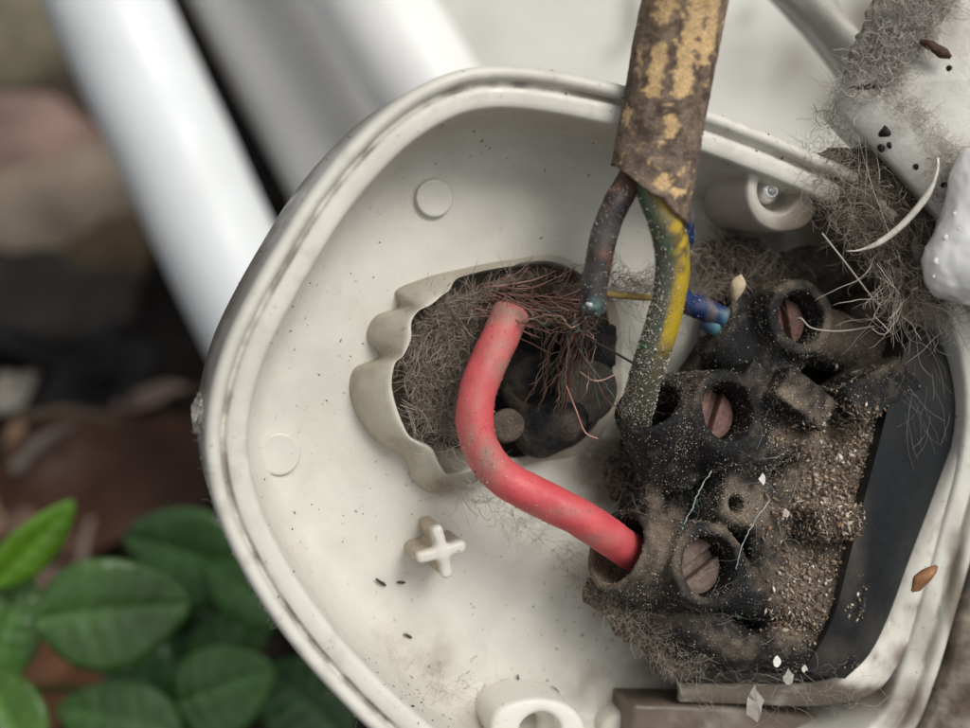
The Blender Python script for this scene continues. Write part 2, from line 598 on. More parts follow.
# =================================================================== THE SETTING
gx = np.sinh(np.linspace(-6.2, 6.2, 170)) * 100            # mm, reaches about 25 m
GX, GY = np.meshgrid(gx, gx, indexing='ij')
GW = np.stack([GX.ravel() / 1000 - 0.05, GY.ravel() / 1000 + 0.12, np.zeros(GX.size)], 1)
hh = (fbm(GW * 1000, 40, 3, 4) - 0.5) * 16
GW[:, 2] = hh / 1000 - 0.012
n_ = len(gx)
ii, jj = np.meshgrid(np.arange(n_ - 1), np.arange(n_ - 1), indexing='ij')
GF = np.stack([ii * n_ + jj, (ii + 1) * n_ + jj, (ii + 1) * n_ + jj + 1, ii * n_ + jj + 1], -1).reshape(-1, 4)
GB = ((GW - ORI) * 1000) @ ROT                             # back into the bench frame for obj()
gcol = lerpc((0.006, 0.005, 0.0045), (0.035, 0.024, 0.017), smooth(0.4, 0.7, fbm(GW * 1000, 30, 9, 3)))  # soil colour also darkened for skylight blocked near the box
ground = obj('ground', GB, GF, M_soil, base=G(0, 700), col=gcol)
tag(ground, 'dark bare soil under the plants and plastic pipes', 'ground', kind='structure')

def ground_h(w):                                           # world xy (m) -> soil height (m)
    p = np.array([[w[0] * 1000, w[1] * 1000, 0.0]])
    return float((fbm(p, 40, 3, 4)[0] - 0.5) * 16) / 1000 - 0.012

# litter: loose crumbs and chips of soil nobody could count
Pl = rand_in([(-60, -40), (330, -40), (330, 780), (-60, 780)], 2600)
pts = []
for x, y in Pl:
    g = G(x, y); w = W(g); g = G(x, y, ground_h(w)); pts.append(g)
V, F, c = grains(np.array(pts), 0.8 + 2.6 * rng.random(len(pts)) ** 3,
                 [(0.025, 0.018, 0.013), (0.06, 0.04, 0.028), (0.14, 0.10, 0.075), (0.01, 0.008, 0.007)], pw=[0.4, 0.25, 0.05, 0.3])
tag(obj('soil_crumbs', V, F, M_grain, col=c, shade=False), 'loose crumbs of soil and rotted bark on the ground', 'soil', kind='stuff')

# stones and bark at the back of the soil
def stone(px, py, r, col, label, squash=0.6, seed=1, zup=0.3, name='stone', cat='stone', group=None):
    g = G(px, py); w = W(g); gh = ground_h(w)
    n, m_ = 22, 14
    th = np.linspace(0, 2 * math.pi, n, endpoint=False)
    ph = np.linspace(0.05, math.pi - 0.05, m_)
    loops = []
    for p in ph:
        l = np.stack([np.sin(p) * np.cos(th), np.sin(p) * np.sin(th), np.full(n, np.cos(p))], 1)
        k = 0.75 + 0.55 * fbm(l * 10, 7, seed, 3)
        loops.append(l * k[:, None])
    V, F = loft(loops, True, True, True)
    V = V * np.array([1, 0.8, squash]) * r
    a = seed * 1.3
    V = V @ np.array([[math.cos(a), -math.sin(a), 0], [math.sin(a), math.cos(a), 0], [0, 0, 1]])
    Vw = V / 1000 + np.array([w[0], w[1], gh + r * squash * zup / 1000])
    Vb = ((Vw - ORI) * 1000) @ ROT
    cc = lerpc(np.array(col) * 0.6, np.array(col) * 1.2, fbm(V, r * 0.5, seed + 3, 3))
    return tag(obj(name, Vb, F, M_stone, col=cc), label, cat, group)

stone(52, 185, 22, (0.30, 0.24, 0.18), 'pale buff stone lying on soil beside the bluish white pipe', seed=2)
stone(8, 150, 26, (0.25, 0.165, 0.135), 'pinkish brown stone on the soil behind the buff stone', seed=5)
stone(90, 100, 20, (0.05, 0.034, 0.024), 'brown lump of earth close against the bluish white pipe', seed=7, name='earth_lump', cat='earth lump')
stone(25, 15, 24, (0.17, 0.15, 0.10), 'mossy yellowish stone farthest back on the soil', seed=9)
stone(85, 215, 16, (0.12, 0.085, 0.05), 'small ochre stone in front of the buff stone', seed=11)
stone(20, 250, 24, (0.045, 0.04, 0.036), 'dark grey flat stone in front of the buff stone', squash=0.35, seed=12)

# ------------------------------------------------------------------ leaves
def leaf_geo(c, L, wd_, ang, tilt, roll, cup=0.12, fold=0.18, curl=0.15, vein=0.035, n=25, m=13, tip=1.0, base=0.25):
    t = np.linspace(0, 1, n)
    prof = np.sin(math.pi * np.clip(t, 0, 1) ** 0.9) ** 0.62
    prof = prof * (1 - 0.25 * tip * t)
    s = np.linspace(-1, 1, m)
    Tt, Ss = np.meshgrid(t, s, indexing='ij')
    X = (Tt - 0.5) * L
    Y = Ss * prof[:, None] * wd_ / 2
    Z = fold * np.abs(Ss) ** 1.3 * prof[:, None] * wd_ / 2 - curl * L * (Tt - 0.4) ** 2 - cup * wd_ * (Ss ** 4) * 0.3
    Z = Z + vein * wd_ * np.abs(np.sin((Tt * 6.5 - np.abs(Ss) * 0.9) * math.pi)) * (1 - np.abs(Ss) ** 3) * np.minimum(np.abs(Ss) * 4, 1)
    V = np.stack([X, Y, Z], -1).reshape(-1, 3)
    ca, sa = math.cos(ang), math.sin(ang)
    Rz = np.array([[ca, -sa, 0], [sa, ca, 0], [0, 0, 1]])
    ct, st = math.cos(tilt), math.sin(tilt)
    Ry = np.array([[ct, 0, st], [0, 1, 0], [-st, 0, ct]])
    cr, sr = math.cos(roll), math.sin(roll)
    Rx = np.array([[1, 0, 0], [0, cr, -sr], [0, sr, cr]])
    V = V @ (Rz @ Ry @ Rx).T + c
    F = []
    for i in range(n - 1):
        for j in range(m - 1):
            F.append([i * m + j, (i + 1) * m + j, (i + 1) * m + j + 1, i * m + j + 1])
    return V, F, Tt.ravel(), Ss.ravel()

def thick(V, F, d):
    nrm = vnormals(V, np.array(F))
    n = len(V)
    from collections import Counter
    cnt = Counter()
    for f in F:
        for a, b in zip(f, f[1:] + f[:1]): cnt[(a, b)] += 1
    V2 = np.vstack([V, V - nrm * d])
    F2 = [list(f) for f in F] + [[x + n for x in f[::-1]] for f in F]
    for (a, b) in list(cnt):
        if (b, a) not in cnt: F2.append([b, a, a + n, b + n])
    return V2, F2

plant = thing('leafy_plant', G(170, 690, -0.004), 'low green leafy plant with glossy oval leaves beside the box rim', 'plant')
LEAVES = [   # px, py, z, length, width, angle deg, tilt, roll, colour, label
    (113, 613, -62, 25, 19, 5, 0.10, 0.15, (0.09, 0.20, 0.045), 'largest oval leaf with pale sheen'),
    (32, 547, -66, 21, 8.5, 44, -0.2, 0.5, (0.13, 0.30, 0.02), 'narrow pointed bright green leaf'),
    (188, 556, -88, 26, 19, 165, 0.1, -0.2, (0.05, 0.125, 0.03), None),
    (8, 630, -74, 20, 12, 70, 0.1, 0.3, (0.08, 0.20, 0.03), None),
    (222, 690, -72, 19, 16, 20, 0.15, 0.1, (0.06, 0.17, 0.025), None),
    (118, 722, -66, 22, 14, 170, 0.1, 0.2, (0.09, 0.20, 0.05), None),
    (305, 705, -84, 20, 18, 140, 0.1, -0.1, (0.045, 0.12, 0.03), None),
    (245, 590, -84, 19, 11, 150, 0.3, 0.2, (0.05, 0.15, 0.02), None),
    (5, 715, -60, 18, 13, 120, 0.2, 0.1, (0.085, 0.2, 0.025), None),
    (232, 640, -92, 19, 12, 40, 0.1, 0.0, (0.05, 0.14, 0.025), None),
    (140, 690, -86, 22, 14, 80, 0.1, 0.1, (0.03, 0.10, 0.02), None),
    (175, 640, -98, 20, 14, 10, 0.1, 0.1, (0.025, 0.08, 0.02), None),
]
stem0 = G(170, 690, -0.004)
stems = []
for (px, py, z, L, w_, a, ti, ro, colr, lab) in LEAVES:
    c = T(px, py, z)
    V, F, tt, ss = leaf_geo(c, L * 0.86, w_ * 0.92, math.radians(a), ti, ro, tip=0.55, vein=0.05)
    V2, F2 = thick(V, F, 0.25)
    vein = np.exp(-(ss / 0.06) ** 2)
    sv = np.abs(((tt * 6.5 - np.abs(ss) * 0.9)) % 1 - 0.5) * 2
    vein = np.maximum(vein, 0.6 * smooth(0.85, 1.0, sv))
    cc = lerpc(np.array(colr), np.array(colr) * 1.5 + 0.02, vein)
    o = obj('leaf', V2, F2, M_leaf, plant, col=np.vstack([cc, cc * 0.8]))
    if lab: o['label'] = lab
    b0 = V[6]
    stems.append(crom([b0, (b0 + stem0) / 2 + np.array([0, -3, -12]), stem0 + rng.normal(size=3) * 1.5], 14))
for st_ in stems:
    V, F = tube(st_, np.linspace(0.5, 0.9, 14), 8)
    obj('stem', V, F, M_leaf, plant, col=np.tile((0.09, 0.14, 0.04), (len(V), 1)))

def dead(px, py, up, L, w_, a, ti, ro, colr, label, curl=0.4):
    g = G(px, py); gh = ground_h(W(g))
    c = G(px, py, gh + up / 1000)
    V, F, tt, ss = leaf_geo(np.zeros(3), L, w_, 0, 0, 0, fold=0.35, curl=curl, vein=0.03)
    V[:, 2] += (fbm(V, L * 0.3, int(px), 2) - 0.5) * L * 0.35
    a = math.radians(a)
    V = V @ np.array([[math.cos(a), math.sin(a), 0], [-math.sin(a), math.cos(a), 0], [0, 0, 1]])
    V = V @ np.array([[1, 0, 0], [0, math.cos(ro), math.sin(ro)], [0, -math.sin(ro), math.cos(ro)]])
    V = ((W(c) + V / 1000 - ORI) * 1000) @ ROT
    V2, F2 = thick(V, F, 0.2)
    cc = lerpc(np.array(colr) * 0.7, np.array(colr) * 1.3, fbm(V2, 6, int(py), 2))
    tag(obj('dead_leaf', V2, F2, M_dead, col=cc), label, 'dead leaf', 'dead leaves on the soil')

dead(125, 478, 6, 62, 36, 20, 0, 0.2, (0.07, 0.03, 0.018), 'broad reddish brown dead leaf on soil behind the green plant')
dead(45, 330, 5, 46, 30, -30, 0, -0.2, (0.007, 0.0065, 0.008), 'blackened dead leaf on soil below the stones')
dead(95, 395, 5, 40, 22, 60, 0, 0.2, (0.008, 0.007, 0.007), 'small blackened dead leaf beside the grey flank of the bluish white pipe')
dead(15, 500, 5, 40, 14, 100, 0, 0.3, (0.24, 0.15, 0.09), 'pale tan dead leaf at the edge of the plant')
dead(40, 690, 4, 50, 24, 50, 0, 0.1, (0.17, 0.075, 0.035), 'orange brown dead leaf under the green leaves')
dead(150, 395, 10, 16, 5, 20, 0, 0.4, (0.34, 0.25, 0.21), 'thin pale curled dead leaf in the dark hollow')
dead(15, 388, 6, 13, 9, 60, 0, 0.1, (0.30, 0.28, 0.24), 'small whitish dead leaf scrap on dark soil')
dead(70, 585, 4, 50, 16, 130, 0, 0.1, (0.16, 0.10, 0.07), 'long brown dead leaf between the green leaves')

def twig(pts_, r, colr, label):
    P = crom(pts_, 24)
    P = P + (np.stack([vnoise(P, 6, k) for k in range(3)], 1) - 0.5) * 2
    V, F = tube(P, np.linspace(r, r * 0.5, 24), 8)
    tag(obj('twig', V, F, M_dead, col=np.tile(colr, (len(V), 1))), label, 'twig', 'twigs on the soil')
twig([G(20, 415, .004), G(60, 410, .006), G(120, 420, .004)], 1.3, (0.10, 0.07, 0.05), 'thin brown twig lying across the blackened leaves')
twig([G(10, 470, .004), G(40, 440, .006), G(75, 425, .004)], 1.6, (0.12, 0.10, 0.085), 'grey twig leaning over the reddish dead leaf')
twig([G(55, 640, .006), G(75, 580, .008), G(90, 520, .006)], 1.3, (0.22, 0.17, 0.13), 'pale dry stalk standing behind the largest green leaf')

# ------------------------------------------------------------------ plastic pipes behind the box
def pipe(A, Bp, r, m, label):
    P = np.linspace(A, Bp, 40)
    V, F = tube(P, r, 48)
    V = V + (np.stack([fbm(V, 22, 60 + k, 2) for k in range(3)], 1) - 0.5) * 0.9
    tag(obj('plastic_pipe', V, F, m), label, 'pipe', 'plastic pipes behind the box')
def along(px, py, dx, dy, z, t0, t1):
    return T(px + dx * t0, py + dy * t0, z), T(px + dx * t1, py + dy * t1, z)
a_, b_ = along(105, 0, 115, 245, -118, -0.6, 2.3)
pipe(a_, b_, 10.2, M_pipe, 'bluish white plastic pipe beside the soil and leaves')
a_, b_ = along(254, 0, 110, 208, -128, -0.6, 2.3)
pipe(a_, b_, 10.7, M_pipe2, 'plastic pipe greyed for shade between the two white pipes')
a_, b_ = along(372, 0, 61, 100, -104, -1.2, 4.2)
pipe(a_, b_, 9.2, M_pipe3, 'white plastic pipe in front of the stained wall board')

# stained wall board behind the top of the box
bp_ = T(700, 40, -132)
bn_ = unit([-0.10, 0.15, 1])
bx_ = unit(np.cross([0, 1, 0], bn_)); by_ = np.cross(bn_, bx_)
nu, nv = 70, 60
uu = np.linspace(-75, 130, nu); vv = np.linspace(-60, 130, nv)
UU, VV = np.meshgrid(uu, vv, indexing='ij')
top = bp_ + UU[..., None] * bx_ + VV[..., None] * by_
Vt = top.reshape(-1, 3)
Vb_ = Vt - bn_ * 6
ii, jj = np.meshgrid(np.arange(nu - 1), np.arange(nv - 1), indexing='ij')
Ft = np.stack([ii * nv + jj, (ii + 1) * nv + jj, (ii + 1) * nv + jj + 1, ii * nv + jj + 1], -1).reshape(-1, 4)
ring = [i * nv for i in range(nu)] + [(nu - 1) * nv + j for j in range(1, nv)] + [i * nv + nv - 1 for i in range(nu - 2, -1, -1)] + [j for j in range(nv - 2, 0, -1)]
Fs = [[a, a + nu * nv, b + nu * nv, b] for a, b in zip(ring, ring[1:] + ring[:1])]
Fb_ = [list(q) for q in Ft] + [[x + nu * nv for x in q[::-1]] for q in Ft] + Fs
bx2, by2 = proj(Vt)
st_ = blobs(bx2, by2, [(632, 25, 10, 14, 0.9), (628, 5, 8, 16, 0.8), (618, 52, 10, 6, 0.5), (748, 60, 40, 40, 0.45), (800, 70, 40, 50, 0.75), (745, 20, 14, 14, 0.6), (835, 100, 40, 40, 0.8), (870, 20, 30, 40, 1.0), (480, 40, 20, 30, 0.15)])
st_ = np.clip(st_ * (0.4 + 1.2 * fbm(Vt, 5, 21, 3)), 0, 1)
bc = lerpc((0.62, 0.61, 0.56), (0.16, 0.145, 0.11), st_)
tag(obj('wall_board', np.vstack([Vt, Vb_]), Fb_, M_board, col=np.vstack([bc, bc])), 'pale board with mould stains rising behind the top of the box', 'wall board')

# =================================================================== THE BOX
box = thing('junction_box', B(480, 400, -14), 'open cream plastic junction box with rounded rim, full of cobwebs', 'junction box')
H = 14.0
OUT = [(820, 153), (760, 128), (700, 106), (640, 88), (580, 74), (520, 65), (470, 67), (425, 83), (382, 112), (342, 152), (308, 195), (278, 243),
       (250, 292), (226, 342), (211, 392), (205, 440), (210, 488), (224, 533), (246, 578), (272, 620), (303, 661), (340, 702), (385, 745), (440, 785),
       (510, 812), (600, 825), (700, 820), (800, 803), (870, 775), (915, 735), (938, 682), (956, 622), (978, 545), (1000, 460), (1004, 380), (985, 300), (940, 228), (880, 182)]
rim = crom([uv(x, y, H) for x, y in OUT], 720, True)
HC = uv(502, 362, 0)                                     # middle of the cable opening
def inset(loop, d):
    t = np.roll(loop, -1, 0) - np.roll(loop, 1, 0)
    t /= np.linalg.norm(t, axis=1)[:, None]
    n = np.stack([-t[:, 1], t[:, 0]], 1)
    c = loop.mean(0)
    if ((c - loop) * n).sum() < 0: n = -n
    return loop + n * d
PROF = [(3.0, -2.5), (0.9, -2.4), (0.5, -1.5), (0.25, 6), (0.1, 11.6), (0.0, 12.5), (0.0, 13.1), (0.12, 13.6), (0.4, 13.92), (0.75, 14.0), (1.1, 13.9), (1.35, 13.6),
        (1.45, 13.2), (1.55, 12.85), (1.72, 12.7), (1.9, 12.8), (2.02, 13.1), (2.2, 13.25), (2.7, 13.3), (3.3, 13.28), (3.75, 13.2), (3.98, 13.0), (4.1, 12.6),
        (4.2, 11), (4.35, 9), (4.5, 7), (4.75, 5.2), (5.1, 3.6), (5.7, 2.1), (6.5, 1.0), (7.0, 0.65), (7.6, 0.4), (8.3, 0.24), (9.2, 0.12), (10.0, 0.08), (10.8, 0.06), (11.6, 0.05), (12.3, 0.05)]
BASE = [(560, 256), (510, 260), (470, 267), (430, 277), (397, 291), (399, 306), (376, 317), (368, 338), (379, 356), (357, 367), (351, 386), (356, 411), (376, 440), (404, 457),
        (412, 478), (432, 492), (456, 488), (490, 474), (535, 463), (585, 450), (618, 405), (622, 340), (606, 285)]
LIP = [(560, 268), (512, 270), (478, 277), (449, 291), (431, 305), (419, 311), (412, 322), (411, 340), (404, 355), (395, 364), (392, 386), (398, 412), (408, 434), (416, 441),
       (432, 449), (441, 466), (452, 474), (488, 463), (532, 452), (580, 442), (609, 400), (611, 335), (596, 290)]
ub = crom([uv(x, y, 0) for x, y in BASE], 240, True)
# lip matched point by point with the base
def crom_pairs(A, n=10):
    P = np.asarray(A, float)
    out = []
    m = len(P)
    for k in range(m):
        a, b, c, d = P[k - 1], P[k], P[(k + 1) % m], P[(k + 2) % m]
        t = np.linspace(0, 1, n, endpoint=False)[:, None]
        out.append(0.5 * (2 * b + (c - a) * t + (2 * a - 5 * b + 4 * c - d) * t * t + (3 * b - a - 3 * c + d) * t ** 3))
    return np.vstack(out)
LH = 5.2
ub = crom_pairs([uv(x, y, 0) for x, y in BASE])
ul = crom_pairs([uv(x, y, LH) for x, y in LIP])

loops = [U(inset(rim, d), np.full(len(rim), h)) for d, h in PROF]
fl0 = inset(rim, 12.3)
# outer edge of the opening under the collar, matched by angle
hb = HC + (ub - HC) * 0.94
ang_h = np.unwrap(np.arctan2(hb[:, 1] - HC[1], hb[:, 0] - HC[0]))
rad_h = np.linalg.norm(hb - HC, axis=1)
av = np.arctan2(fl0[:, 1] - HC[1], fl0[:, 0] - HC[0])
so_ = np.argsort(np.mod(ang_h, 2 * math.pi))
rr = np.interp(np.mod(av, 2 * math.pi), np.mod(ang_h, 2 * math.pi)[so_], rad_h[so_], period=2 * math.pi)
hole = HC + rr[:, None] * np.stack([np.cos(av), np.sin(av)], 1)
for t in np.linspace(0, 1, 120)[1:]:
    q = fl0 * (1 - t) + hole * t
    w_ = (fbm(np.c_[q, np.zeros(len(q))], 16, 4, 2) - 0.5) * 0.35 * math.sin(math.pi * t) ** 0.5
    loops.append(U(q, 0.05 * (1 - t) + w_))
for f_, h in ((0.97, -0.6), (0.95, -3), (0.9, -8), (0.8, -11), (0.5, -12.0), (0.1, -12.2)):
    loops.append(U(HC + (hole - HC) * f_, np.full(len(hole), h)))
V, F = loft(loops, True, True, True)
px_, py_ = proj(V)
hgt = (V - BO) @ BN
dirt = blobs(px_, py_, [(715, 215, 38, 50, 0.75), (770, 250, 60, 50, 0.9), (650, 480, 90, 60, 1.0), (700, 600, 110, 110, 1.0), (820, 260, 80, 70, 1.0), (560, 500, 60, 30, 0.5),  # dirt mixed with painted shade beside the block and in the right part
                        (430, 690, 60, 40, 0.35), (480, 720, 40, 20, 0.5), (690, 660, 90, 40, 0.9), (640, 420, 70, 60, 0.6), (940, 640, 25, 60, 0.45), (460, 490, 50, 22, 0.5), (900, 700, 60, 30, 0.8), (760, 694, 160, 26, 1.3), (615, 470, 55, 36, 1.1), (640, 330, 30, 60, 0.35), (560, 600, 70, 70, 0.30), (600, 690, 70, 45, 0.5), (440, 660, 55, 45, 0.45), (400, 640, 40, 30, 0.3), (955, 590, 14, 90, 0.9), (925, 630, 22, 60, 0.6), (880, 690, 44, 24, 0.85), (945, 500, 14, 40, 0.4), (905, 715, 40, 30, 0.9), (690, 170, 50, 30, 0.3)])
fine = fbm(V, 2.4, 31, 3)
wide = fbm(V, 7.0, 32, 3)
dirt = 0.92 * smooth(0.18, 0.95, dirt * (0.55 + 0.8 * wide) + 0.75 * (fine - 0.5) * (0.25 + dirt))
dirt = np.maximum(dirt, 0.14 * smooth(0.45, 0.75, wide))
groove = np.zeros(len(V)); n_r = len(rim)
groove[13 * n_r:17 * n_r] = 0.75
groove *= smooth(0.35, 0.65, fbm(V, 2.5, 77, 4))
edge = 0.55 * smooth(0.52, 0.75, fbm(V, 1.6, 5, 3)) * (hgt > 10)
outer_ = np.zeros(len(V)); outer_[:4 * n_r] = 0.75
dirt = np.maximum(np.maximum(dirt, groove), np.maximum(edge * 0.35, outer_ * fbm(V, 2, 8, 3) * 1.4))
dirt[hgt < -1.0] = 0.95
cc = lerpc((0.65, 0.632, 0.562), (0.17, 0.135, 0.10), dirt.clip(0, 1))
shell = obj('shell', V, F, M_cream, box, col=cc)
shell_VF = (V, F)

# collar round the opening, worn down on the side towards the terminal block
rel_ = ub - HC
low_ = 1 - 0.93 * np.maximum(smooth(-1.5, 3.0, rel_[:, 0]), 0.72 * smooth(-8.0, -5.0, rel_[:, 0]) * (rel_[:, 1] > 0))
ul = ul + (ub * 0.96 + HC * 0.04 - ul) * (1 - low_)[:, None] * 0.75
loops = []
for t, h in ((-0.08, -0.2), (0.0, 0.5), (0.04, 1.2), (0.15, 2.3), (0.45, 3.6), (0.78, 4.75), (0.88, 5.15), (0.95, 5.3), (1.0, 5.15), (1.03, 4.7), (1.03, 3.5), (1.02, 0), (1.02, -4)):
    q = ub * (1 - t) + ul * t
    loops.append(U(q, np.where(h > 0, h * low_, h)))
V, F = loft(loops)
V = V + BN * ((fbm(V, 2.2, 6, 2) - 0.5) * 0.5)[:, None]
hgt = (V - BO) @ BN
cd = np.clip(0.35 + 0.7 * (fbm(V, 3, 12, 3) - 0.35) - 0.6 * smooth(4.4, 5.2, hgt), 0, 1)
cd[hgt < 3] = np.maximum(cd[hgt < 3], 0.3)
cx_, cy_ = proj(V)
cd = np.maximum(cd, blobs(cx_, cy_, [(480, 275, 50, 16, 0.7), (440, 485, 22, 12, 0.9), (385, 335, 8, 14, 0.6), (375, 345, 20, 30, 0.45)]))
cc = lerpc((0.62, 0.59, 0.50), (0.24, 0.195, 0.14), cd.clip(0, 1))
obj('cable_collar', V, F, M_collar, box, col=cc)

# moulded round pads on the floor
for (x, y, r) in ((433, 198, 1.95), (278, 453, 2.2)):
    c = B(x, y, 0.0)
    V, F = revolve(c, BN, [(r * 1.02, -0.4), (r * 1.01, 0.45), (r, 0.78), (r * 0.95, 0.88), (r * 0.85, 0.86), (r * 0.4, 0.82)], 40, cap1=True)
    obj('moulded_pad', V, F, M_cream, box, col=np.tile((0.64, 0.625, 0.56), (len(V), 1)))

# cross shaped post
ca = B(428, 541, 0)
cx3 = unit(BX * math.cos(0.22) + BY * math.sin(0.22)); cy3 = np.cross(BN, cx3)
ax, g = grid(ca - 5, ca + np.array([6.5, 5, 8.5]), 0.16)
mid = ca + BN * 3.0
f = smin(d_box(g, mid, (cx3, cy3, BN), (2.65, 0.62, 3.4), 0.5), d_box(g, mid + cx3 * 0.1, (cx3, cy3, BN), (0.6, 2.8, 3.4), 0.5), 0.5)
V, Q = nets(f, ax)
V = V + (np.stack([vnoise(V, 1.1, k) for k in range(3)], 1) - 0.5) * 0.25
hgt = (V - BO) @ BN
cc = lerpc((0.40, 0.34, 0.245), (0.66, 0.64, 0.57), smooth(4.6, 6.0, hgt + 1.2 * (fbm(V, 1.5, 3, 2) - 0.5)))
obj('cross_post', V, Q, M_cream, box, col=cc)

# screw boss in the top corner
def boss(outl, hc, h, r, name, colr, steps=64):
    ou = crom([uv(x, y, h) for x, y in outl], steps, True)
    c = uv(hc[0], hc[1], h)
    a = np.arctan2(ou[:, 1] - c[1], ou[:, 0] - c[0])
    ci = np.stack([np.cos(a), np.sin(a)], 1)
    lp = [U(c + (ou - c) * 1.06, np.full(steps, -0.5)), U(c + (ou - c) * 1.01, np.full(steps, h - 0.7)), U(c + (ou - c) * 0.98, np.full(steps, h - 0.2)), U(c + (ou - c) * 0.92, np.full(steps, h)),
          U(c + ci * (r + 0.5), np.full(steps, h + 0.02)), U(c + ci * (r + 0.1), np.full(steps, h - 0.1)), U(c + ci * r, np.full(steps, h - 0.4)), U(c + ci * r * 0.98, np.full(steps, h - 2.6)),
          U(c + ci * r * 0.6, np.full(steps, h - 2.8)), U(c + ci * r * 0.58, np.full(steps, h - 7))]
    V, F = loft(lp, True, False, True)
    x_, y_ = proj(V)
    d = np.clip(blobs(x_, y_, [(730, 235, 50, 40, 1.0), (815, 225, 46, 46, 1.2), (770, 248, 60, 20, 1.2), (745, 180, 6, 6, 0.6), (800, 195, 16, 20, 0.8)]) * (0.5 + fbm(V, 2, 5, 3)), 0, 0.95)
    cc = lerpc(colr, (0.17, 0.13, 0.095), d)
    return obj(name, V, F, M_cream, box, col=cc), c
bo, c_ = boss([(752, 163), (747, 188), (750, 210), (763, 226), (785, 232), (808, 225), (822, 200), (820, 172), (800, 150), (770, 148)], (778, 190), 11.6, 2.2, 'screw_boss', (0.64, 0.62, 0.55))
sc_ = U(c_[None], np.array([9.6]))[0]
V, F = revolve(sc_, BN, [(1.55, -4), (1.55, -0.6), (1.4, 0.05), (1.05, 0.5), (0.6, 0.75), (0.4, 0.7), (0.36, 0.1)], 32, cap1=True)
obj('boss_screw', V, F, M_steel, bo)
bo2, _ = boss([(495, 715), (510, 704), (536, 699), (562, 703), (580, 716), (586, 735), (575, 760), (540, 770), (505, 760), (492, 738)], (540, 735), 7.0, 2.4, 'screw_boss', (0.72, 0.70, 0.63))
for (x, y, r) in ((612, 725, 2.4),):
    c = B(x, y, 0.0)
    V, F = revolve(c, BN, [(r * 1.1, -0.2), (r, 2.5), (r * 0.9, 3.0), (r * 0.6, 3.2), (r * 0.2, 3.25)], 40, cap1=True)
    obj('moulded_stub', V, F, M_cream, box, col=np.tile((0.6, 0.58, 0.51), (len(V), 1)))

# ledge across the bottom, below the terminal block
V, F = slab([B(632, 704, 6), B(700, 706, 6.4), B(780, 711, 6.4), B(850, 722, 6)], [B(628, 780, 6.2), B(700, 785, 6.6), B(780, 790, 6.6), B(860, 790, 6.2)], 7.0, 40, 14, 0.3, -BN)
V = V + BN * ((fbm(V, 1.8, 14, 3) - 0.5) * 0.5)[:, None]
x_, y_ = proj(V)
d = np.clip(0.35 + 0.9 * fbm(V, 2.2, 15, 3) - 0.15, 0, 1)
obj('bottom_ledge', V, F, M_cream, box, col=lerpc((0.42, 0.37, 0.31), (0.12, 0.088, 0.066), smooth(0.1, 0.8, d)))
V, F = slab([B(1012, 440, 3), B(985, 545, 3), B(962, 622, 3), B(945, 682, 3), B(920, 735, 3), B(890, 775, 3)], [B(1090, 440, 4), B(1080, 545, 4), B(1060, 640, 4), B(1040, 720, 4), B(1010, 800, 4), B(990, 840, 4)], 3.0, 70, 26, 0.6, -BN)
V = V + BN * ((fbm(V, 2.5, 114, 3) - 0.5) * 1.6)[:, None]
backing = obj('dirty_flange', V, F, M_clump, box, col=lerpc((0.16, 0.125, 0.095), (0.42, 0.37, 0.31), smooth(0.3, 0.75, fbm(V, 3.0, 115, 3))))

# =================================================================== ROUND CONNECTOR IN THE OPENING
con = thing('round_connector', B(560, 395, -10), 'round black plastic connector filling the collared opening', 'connector')
c0 = B(548, 392, 0)
cn = unit([0.25, -0.05, 0.95])
cxx, cyy, _ = basis(cn)
lo, hi = c0 - np.array([11, 10, 12]), c0 + np.array([9.5, 10.5, 6])
ax, g = grid(lo, hi, 0.22)
f = d_cyl(g, c0 - cn * 10, c0 - cn * 1.2, 7.6, 0.5)
f = smin(f, d_cap(g, T(562, 420, -8), T(540, 432, -9), 2.8), 1.0)
f = smin(f, d_cap(g, T(530, 405, -8), T(520, 392, -9), 2.0), 1.0)
f = smin(f, d_box(g, T(585, 345, -11), (cxx, cyy, cn), (2.6, 2.2, 3), 0.4), 0.6)
f = smax(f, -d_cyl(g, T(536, 384, -6) - cn * 5, T(536, 384, -6) + cn * 4, 2.1), 0.5)
f = smax(f, -d_cyl(g, T(575, 360, -6) - cn * 4, T(575, 360, -6) + cn * 4, 1.3), 0.3)
V, Q = nets(f, ax)
V = V + vnormals(V, Q) * ((fbm(V, 1.5, 22, 3) - 0.5) * 0.5)[:, None]
nb_ = vnormals(V, Q)
d = np.clip(0.02 + 1.5 * (fbm(V, 2.2, 23, 3) - 0.5) + 0.5 * blobs(*proj(V), [(515, 400, 18, 40, 1.0), (590, 400, 22, 25, 0.4), (505, 440, 40, 14, 0.8)]), 0, 0.9)
obj('connector_body', V, Q, M_black, con, col=lerpc((0.012, 0.013, 0.015), (0.15, 0.12, 0.09), d))
# round disc face on the right, small disc on the left
dn = unit([0.5, -0.2, 0.85])
V, F = revolve(T(592, 393, -7.5), dn, [(3.3, -2.0), (3.3, -0.2), (3.15, 0.05), (2.8, 0.1), (0.5, 0.0)], 36, cap1=True)
obj('grey_disc', V, F, M_black, con, col=lerpc((0.05, 0.047, 0.042), (0.14, 0.12, 0.1), fbm(V, 1.5, 8, 3)))
V, F = revolve(T(508, 425, -5.5), unit([0.1, 0.1, 1]), [(1.75, -3), (1.75, -0.2), (1.6, 0.0), (1.1, 0.05), (0.3, 0.05)], 30, cap1=True)
obj('small_disc', V, F, M_black, con, col=lerpc((0.06, 0.05, 0.04), (0.17, 0.13, 0.1), fbm(V, 1.2, 9, 3)))

